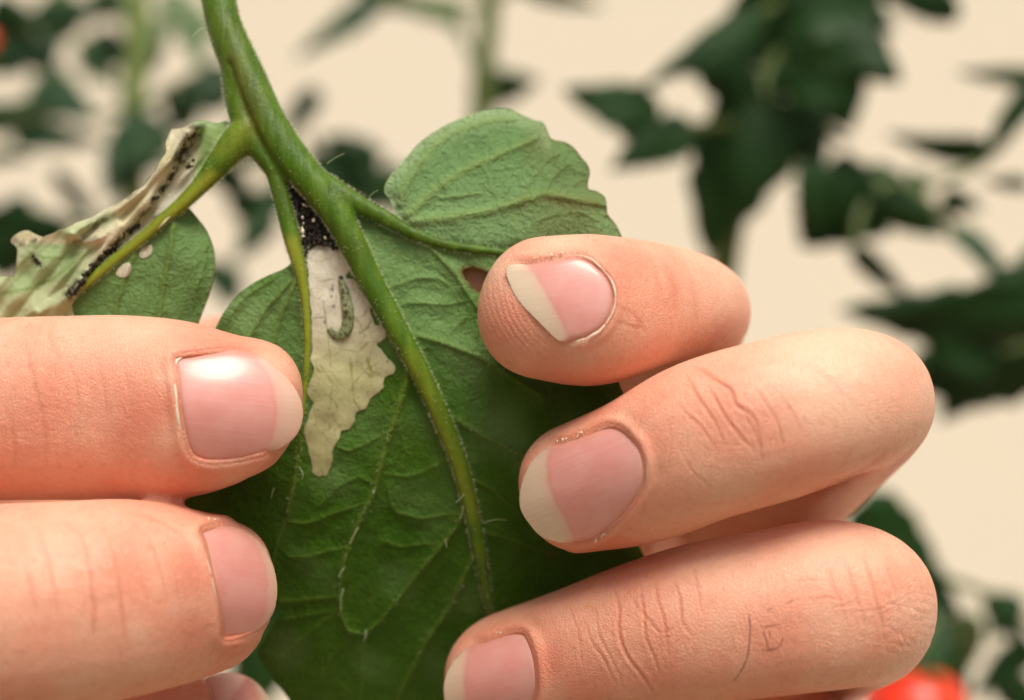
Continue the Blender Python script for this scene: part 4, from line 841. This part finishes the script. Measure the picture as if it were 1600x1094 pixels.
R_nails = [
    dict(out=[(790, 425), (798, 448), (810, 470), (825, 486), (840, 501), (858, 519), (875, 533), (900, 532), (918, 527), (940, 513), (954, 493), (959, 468), (955, 443), (940, 422), (920, 406), (900, 400), (875, 404), (853, 408), (823, 412), (800, 414), (792, 418)], axis=(-0.87, 0.12),
         free=[(793, 420), (798, 448), (810, 470), (840, 501), (870, 530)], white=[(818, 400), (823, 414), (838, 433), (850, 458), (865, 480), (876, 500), (884, 526), (886, 545)], lift=0.16, curve=0.8,
         cut=[([(884, 400), (905, 399), (925, 407), (943, 422), (957, 444), (961, 468), (957, 490), (948, 506)], 0.10), ([(946, 507), (935, 518), (918, 528), (900, 533)], 0.13)], flakes=[[(830, 400), (880, 396)]]),
    dict(out=[(858, 698), (838, 713), (825, 730), (815, 755), (811, 780), (815, 800), (828, 820), (845, 838), (870, 847), (890, 848), (913, 845), (935, 838), (955, 825), (975, 808), (995, 783), (1007, 758), (1009, 733), (1003, 705), (990, 685), (975, 671), (958, 665), (938, 669), (913, 680), (885, 690)], axis=(-0.92, 0.39),
         free=[(850, 703), (825, 730), (811, 780), (828, 820), (870, 847)], white=[(862, 680), (857, 705), (853, 728), (856, 755), (866, 785), (883, 813), (893, 835), (896, 855)], lift=0.12, curve=1.0,
         cut=[([(958, 662), (978, 669), (994, 685), (1006, 707), (1011, 733), (1012, 752)], 0.07)], flakes=[[(1012, 752), (1003, 782), (983, 807)], [(975, 815), (950, 834), (915, 850)], [(872, 690), (908, 677)]]),
    dict(out=[(733, 1010), (713, 1028), (700, 1048), (693, 1070), (695, 1095), (708, 1125), (735, 1145), (770, 1148), (805, 1138), (830, 1112), (840, 1082), (841, 1058), (838, 1030), (831, 1005), (820, 988), (800, 987), (780, 993), (757, 1001)], axis=(-0.96, 0.22),
         free=[(728, 1013), (700, 1048), (693, 1070), (700, 1115), (735, 1145)], white=[(733, 995), (731, 1015), (726, 1040), (724, 1065), (726, 1094), (735, 1130), (740, 1160)], lift=0.12,
         cut=[([(824, 992), (834, 1008), (840, 1030), (843, 1058), (842, 1075)], 0.10)], flakes=[[(765, 990), (790, 984)]])]
R_creases = [([(1072, 590), (1095, 627), (1118, 662), (1128, 690)], 2.6, 0.10, 0.5), ([(1086, 576), (1112, 588), (1138, 608), (1152, 634), (1178, 655), (1190, 700)], 2.8, 0.14, 0.6), ([(1108, 605), (1135, 653), (1160, 685), (1180, 705)], 2.6, 0.14, 0.6), ([(1150, 632), (1165, 650), (1185, 690), (1192, 722)], 2.4, 0.10, 0.45), ([(1178, 605), (1203, 640), (1218, 665), (1224, 705)], 2.4, 0.08, 0.4), ([(1060, 632), (1095, 670), (1125, 708)], 2.2, 0.07, 0.35), ([(1205, 600), (1235, 640), (1255, 680)], 3, 0.04, 0.25), ([(1040, 650), (1048, 690), (1040, 740)], 2.2, 0.05, 0.2), ([(1060, 700), (1085, 740), (1120, 770)], 2, 0.04, 0.2), ([(1240, 560), (1290, 590), (1340, 640)], 4, 0.03, 0.15),
             ([(960, 918), (967, 960), (969, 1000), (985, 1032), (1005, 1060), (1030, 1095)], 2.6, 0.13, 0.5), ([(1000, 912), (1006, 945), (1008, 990), (1022, 1030), (1035, 1060)], 2.4, 0.10, 0.45), ([(1022, 908), (1032, 950), (1040, 985), (1044, 1028)], 2.4, 0.08, 0.4), ([(1052, 905), (1064, 950), (1068, 975), (1082, 995)], 2.4, 0.08, 0.4), ([(912, 968), (925, 1000), (945, 1038), (963, 1072)], 2.2, 0.08, 0.3), ([(930, 950), (936, 990), (960, 1040), (975, 1080)], 2.2, 0.06, 0.3), ([(985, 932), (1010, 965), (1034, 990), (1060, 975)], 2.2, 0.07, 0.35), ([(890, 950), (905, 1000), (910, 1040)], 2.2, 0.05, 0.2), ([(1085, 890), (1092, 930), (1100, 960)], 2.4, 0.05, 0.25),
             ([(1318, 868), (1332, 905), (1342, 945), (1350, 975)], 3, 0.08, 0.35), ([(1350, 860), (1364, 915), (1376, 965), (1384, 1012)], 3.2, 0.11, 0.4), ([(1290, 880), (1308, 930), (1330, 985)], 2.6, 0.06, 0.3), ([(1385, 880), (1400, 930), (1408, 990)], 2.6, 0.07, 0.3), ([(1300, 950), (1328, 945), (1345, 946)], 2, 0.05, 0.25), ([(1335, 957), (1370, 953), (1400, 940), (1435, 920)], 2, 0.05, 0.25), ([(1240, 907), (1290, 905)], 2, 0.04, 0.2), ([(1230, 940), (1290, 935), (1325, 942)], 2, 0.04, 0.2), ([(1405, 985), (1412, 1000), (1422, 1015)], 2, 0.07, 0.2),
             ([(960, 480), (985, 488), (1010, 520)], 3, 0.04, 0.3), ([(955, 500), (985, 510), (1010, 515)], 3, 0.04, 0.3), ([(1030, 400), (1050, 440), (1055, 490)], 5, 0.05, 0.25), ([(1070, 420), (1085, 460), (1085, 510)], 5, 0.05, 0.2), ([(1010, 390), (1025, 430), (1030, 470)], 4, 0.04, 0.2),
             ([(1395, 700), (1350, 735), (1300, 760), (1260, 775)], 6, 0.25, 0.4), ([(1440, 690), (1400, 725), (1370, 745)], 4, 0.12, 0.3)]
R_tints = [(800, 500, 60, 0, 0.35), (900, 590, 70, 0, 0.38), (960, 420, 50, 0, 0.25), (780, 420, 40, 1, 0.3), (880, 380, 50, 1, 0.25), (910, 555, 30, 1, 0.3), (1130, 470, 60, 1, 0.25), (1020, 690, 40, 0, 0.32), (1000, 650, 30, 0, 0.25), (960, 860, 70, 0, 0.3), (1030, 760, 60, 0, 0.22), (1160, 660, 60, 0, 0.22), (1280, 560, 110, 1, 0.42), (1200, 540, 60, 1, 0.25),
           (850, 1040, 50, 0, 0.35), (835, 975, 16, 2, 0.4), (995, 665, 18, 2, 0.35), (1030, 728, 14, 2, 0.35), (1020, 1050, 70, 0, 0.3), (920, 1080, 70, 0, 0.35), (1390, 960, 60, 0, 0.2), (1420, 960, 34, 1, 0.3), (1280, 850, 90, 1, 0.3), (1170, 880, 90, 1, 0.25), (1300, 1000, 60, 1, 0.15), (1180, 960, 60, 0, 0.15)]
right = build_hand('hand', 'hand with deeply bent knuckles and long pale nail tips gripping beside the round leaflet', at(1095, 900, -60), R_parts, R_nails, R_creases, R_tints, prints=[(805, 500, 55, 960, 420, 8.5, 0.022), (880, 590, 55, 960, 420, 8.5, 0.016)], rough=[(1405, 960, 75, 0.035), (1150, 660, 70, 0.012), (1000, 1000, 90, 0.014)])

MCPL = dict(i=(60, 770, -38), m=(40, 985, -38), r=(40, 1190, -37), l=(60, 1370, -33))
L_parts = [
    finger((458, 662, 3.6), [(385, 638, 5.4, 111, 6.4), (300, 640, 5.8, 137, 7.0), (200, 637, 4.6, 145, 7.2), (100, 637, 4.6, 144, 7.5), (0, 639, 4.6, 143, 7.5), (-150, 645, 4.8, 143, 7.8), (-255, 655, 4, 140, 8), (-282, 672, -4, 136, 8), (-255, 692, -14, 134, 8), (-120, 735, -28, 128, 8.2), (*MCPL['i'], 124, 8.8)]),
    finger((412, 938, 0.6), [(345, 927, 2.6, 113, 6.4), (290, 929, 6.8, 133, 7.0), (200, 933, 11.8, 152, 7.8), (100, 943, 14.0, 158, 8.2), (0, 953, 14.6, 164, 8.4), (-150, 966, 13.5, 165, 8.5), (-265, 977, 6, 156, 8.6), (-295, 985, -3, 150, 8.4), (-265, 993, -14, 142, 8.2), (-120, 990, -28, 134, 8.2), (*MCPL['m'], 126, 8.8)]),
    finger((420, 1160, -6), [(340, 1168, -3.5, 106, 6.2), (250, 1193, 0.5, 126, 7.0), (160, 1222, 3, 128, 7.5), (50, 1246, 4.5, 131, 7.8), (-150, 1255, 4.5, 131, 7.9), (-255, 1258, 0, 130, 7.9), (-280, 1260, -7, 128, 7.8), (-250, 1256, -17, 126, 7.8), (-110, 1225, -29, 124, 8), (*MCPL['r'], 122, 8.4)]),
    finger((330, 1405, -9), [(260, 1410, -7, 86, 5.5), (150, 1440, -3, 98, 6.1), (20, 1465, 0, 102, 6.5), (-150, 1475, 0, 102, 6.6), (-205, 1475, -6, 102, 6.6), (-190, 1468, -15, 102, 6.8), (-80, 1430, -26, 104, 7.2), (*MCPL['l'], 106, 7.8)]),
    limb([(-56, 27, -38, 32, 8.5), (-57, 42, -40, 35, 11), (-63, 70, -48, 34, 13), (-70, 100, -60, 26, 16), (-76, 125, -70, 25, 18), (-88, 175, -90, 28, 21), (-102, 240, -116, 31, 25)], (-1, 0, 0)),
    limb([(-21, 12, -3, 8.6, 7.8), (-27, 26, -4, 8.6, 8.2), (-46, 45, -10, 9.8, 9.4), (-58, 68, -32, 13, 12), (-64, 90, -50, 17, 14)], (0, 1, 0), 28, tip=(-14, 9.5, -1))]
L_nails = [
    dict(out=[(271, 562), (275, 590), (279, 625), (284, 660), (291, 695), (302, 715), (320, 722), (345, 723), (375, 719), (405, 712), (432, 703), (452, 692), (466, 676), (473, 655), (472, 632), (464, 612), (448, 590), (428, 572), (405, 556), (385, 549), (362, 546), (330, 549), (300, 553), (280, 556)], axis=(0.99, 0.1),
         opaque=0.62, free=[(420, 566), (448, 590), (473, 640), (466, 676), (445, 698)], white=[(396, 535), (400, 556), (418, 580), (428, 605), (433, 640), (430, 672), (420, 700), (412, 725)], lift=0.14,
         cut=[([(286, 558), (275, 566), (272, 590), (275, 620), (280, 660), (288, 695)], 0.15)], flakes=[[(268, 570), (285, 545)]]),
    dict(out=[(312, 831), (318, 850), (327, 880), (335, 912), (341, 945), (344, 975), (346, 998), (365, 999), (390, 992), (410, 980), (425, 962), (432, 940), (433, 913), (427, 884), (414, 858), (395, 838), (372, 825), (350, 820), (330, 823)], axis=(0.98, 0.18),
         opaque=0.75, free=[(385, 832), (414, 858), (433, 913), (425, 962), (400, 988)], white=[(360, 812), (385, 830), (405, 855), (416, 885), (420, 915), (419, 940), (413, 965), (398, 990), (390, 1005)], lift=0.14,
         cut=[([(312, 838), (318, 858), (326, 884), (330, 898)], 0.11), ([(332, 905), (338, 940), (342, 975), (344, 992)], 0.05)], flakes=[[(318, 815), (340, 812)]]),
    dict(out=[(322, 1062), (330, 1100), (338, 1140), (345, 1175), (375, 1182), (405, 1165), (422, 1135), (424, 1105), (412, 1078), (392, 1060), (365, 1051), (340, 1052)], axis=(0.97, 0.2),
         free=[(395, 1060), (424, 1105), (410, 1160)], white=[(370, 1040), (395, 1065), (408, 1095), (408, 1130), (398, 1170)], lift=0.14)]
L_creases = [([(38, 535), (50, 580), (60, 625), (72, 690), (70, 730)], 5, 0.07, 0.4), ([(100, 545), (118, 600), (122, 660), (112, 710)], 5, 0.05, 0.25), ([(148, 555), (162, 600), (166, 660)], 4.5, 0.05, 0.25), ([(10, 640), (22, 690), (25, 740)], 4, 0.06, 0.3), ([(190, 560), (205, 620), (205, 680)], 5, 0.03, 0.15), ([(75, 510), (90, 560)], 5, 0.04, 0.2),
             ([(122, 820), (138, 880), (146, 945), (148, 1005)], 3.4, 0.12, 0.42), ([(165, 825), (183, 880), (190, 945), (197, 1005)], 3.2, 0.14, 0.45), ([(230, 832), (250, 885), (262, 940)], 3, 0.06, 0.3), ([(268, 875), (279, 925), (284, 970)], 3, 0.05, 0.28), ([(205, 850), (222, 900), (232, 960)], 3, 0.05, 0.25), ([(60, 830), (80, 900), (88, 960)], 4, 0.06, 0.25), ([(190, 800), (250, 815), (300, 850)], 3, 0.05, 0.25), ([(40, 880), (55, 950)], 4, 0.04, 0.2), ([(95, 810), (130, 840)], 3, 0.05, 0.2)]
L_tints = [(230, 650, 70, 0, 0.35), (60, 640, 80, 0, 0.3), (150, 620, 60, 0, 0.2), (300, 750, 60, 0, 0.35), (330, 525, 50, 0, 0.3), (200, 520, 90, 1, 0.25), (260, 590, 22, 1, 0.35), (265, 680, 25, 1, 0.3), (370, 745, 40, 1, 0.25), (300, 900, 50, 0, 0.4), (180, 890, 60, 0, 0.3), (300, 980, 40, 0, 0.35), (330, 808, 22, 2, 0.35), (360, 1012, 30, 0, 0.3), (210, 985, 20, 1, 0.25), (80, 860, 80, 1, 0.2), (120, 1040, 60, 1, 0.2)]
left = build_hand('hand', 'hand with straight fingers and short pink nails holding down the withered leaflet', at(40, 1000, -60), L_parts, L_nails, L_creases, L_tints, rough=[(70, 640, 90, 0.014), (180, 910, 90, 0.014)])

# dark hairs on the ring finger
M_DARK = mat_simple('dark_hair', (0.06, 0.03, 0.02), (0.09, 0.05, 0.03), 500, 0.4)
me = right.data; co = coords(me)*1000+parent_mm(right); bvh = BVHTree.FromPolygons([Vector(c) for c in co], [tuple(p.vertices) for p in me.polygons])
for ln, r in (([(1171, 962), (1172, 990), (1168, 1025), (1158, 1048), (1146, 1064)], 0.034), ([(1192, 987), (1198, 1000), (1201, 1014), (1210, 1011)], 0.022), ([(1195, 979), (1221, 975)], 0.02), ([(1224, 996), (1218, 1008), (1206, 1016), (1190, 1014)], 0.024), ([(1203, 986), (1204, 998)], 0.02), ([(1200, 954), (1208, 948)], 0.016), ([(1240, 938), (1225, 945)], 0.014)):
    c = crom(ln, 6); pts = []
    for p in c:
        h_ = bvh.ray_cast(Vector(CAMP), Vector(at(p[0], p[1], 0.0)-CAMP).normalized(), 400); pts.append(np.array(h_[0])+np.array(h_[1])*0.03)
    V, F = tube(np.array(pts), np.linspace(r, r*0.5, len(pts)), seg=6); mesh_obj('finger_hair', V, F, M_DARK, right)

fl = []
for x, y in np.concatenate([rng.normal((1405, 960), (22, 34), (46, 2)), rng.normal((1270, 1000), (60, 25), (10, 2)), [(1335, 595), (1412, 665), (1380, 680), (1045, 762), (855, 955)]]):
    h_ = bvh.ray_cast(Vector(CAMP), Vector(at(x, y, 0.0)-CAMP).normalized(), 400)
    if h_[0] is not None and h_[0][1] < 8: fl.append(np.array(h_[0]))
V, F = blobs(np.array(fl), rng.uniform(0.03, 0.085, len(fl)), 0.5)
tag(mesh_obj('dry_skin', V, F, M_CUT, right), kind='stuff')
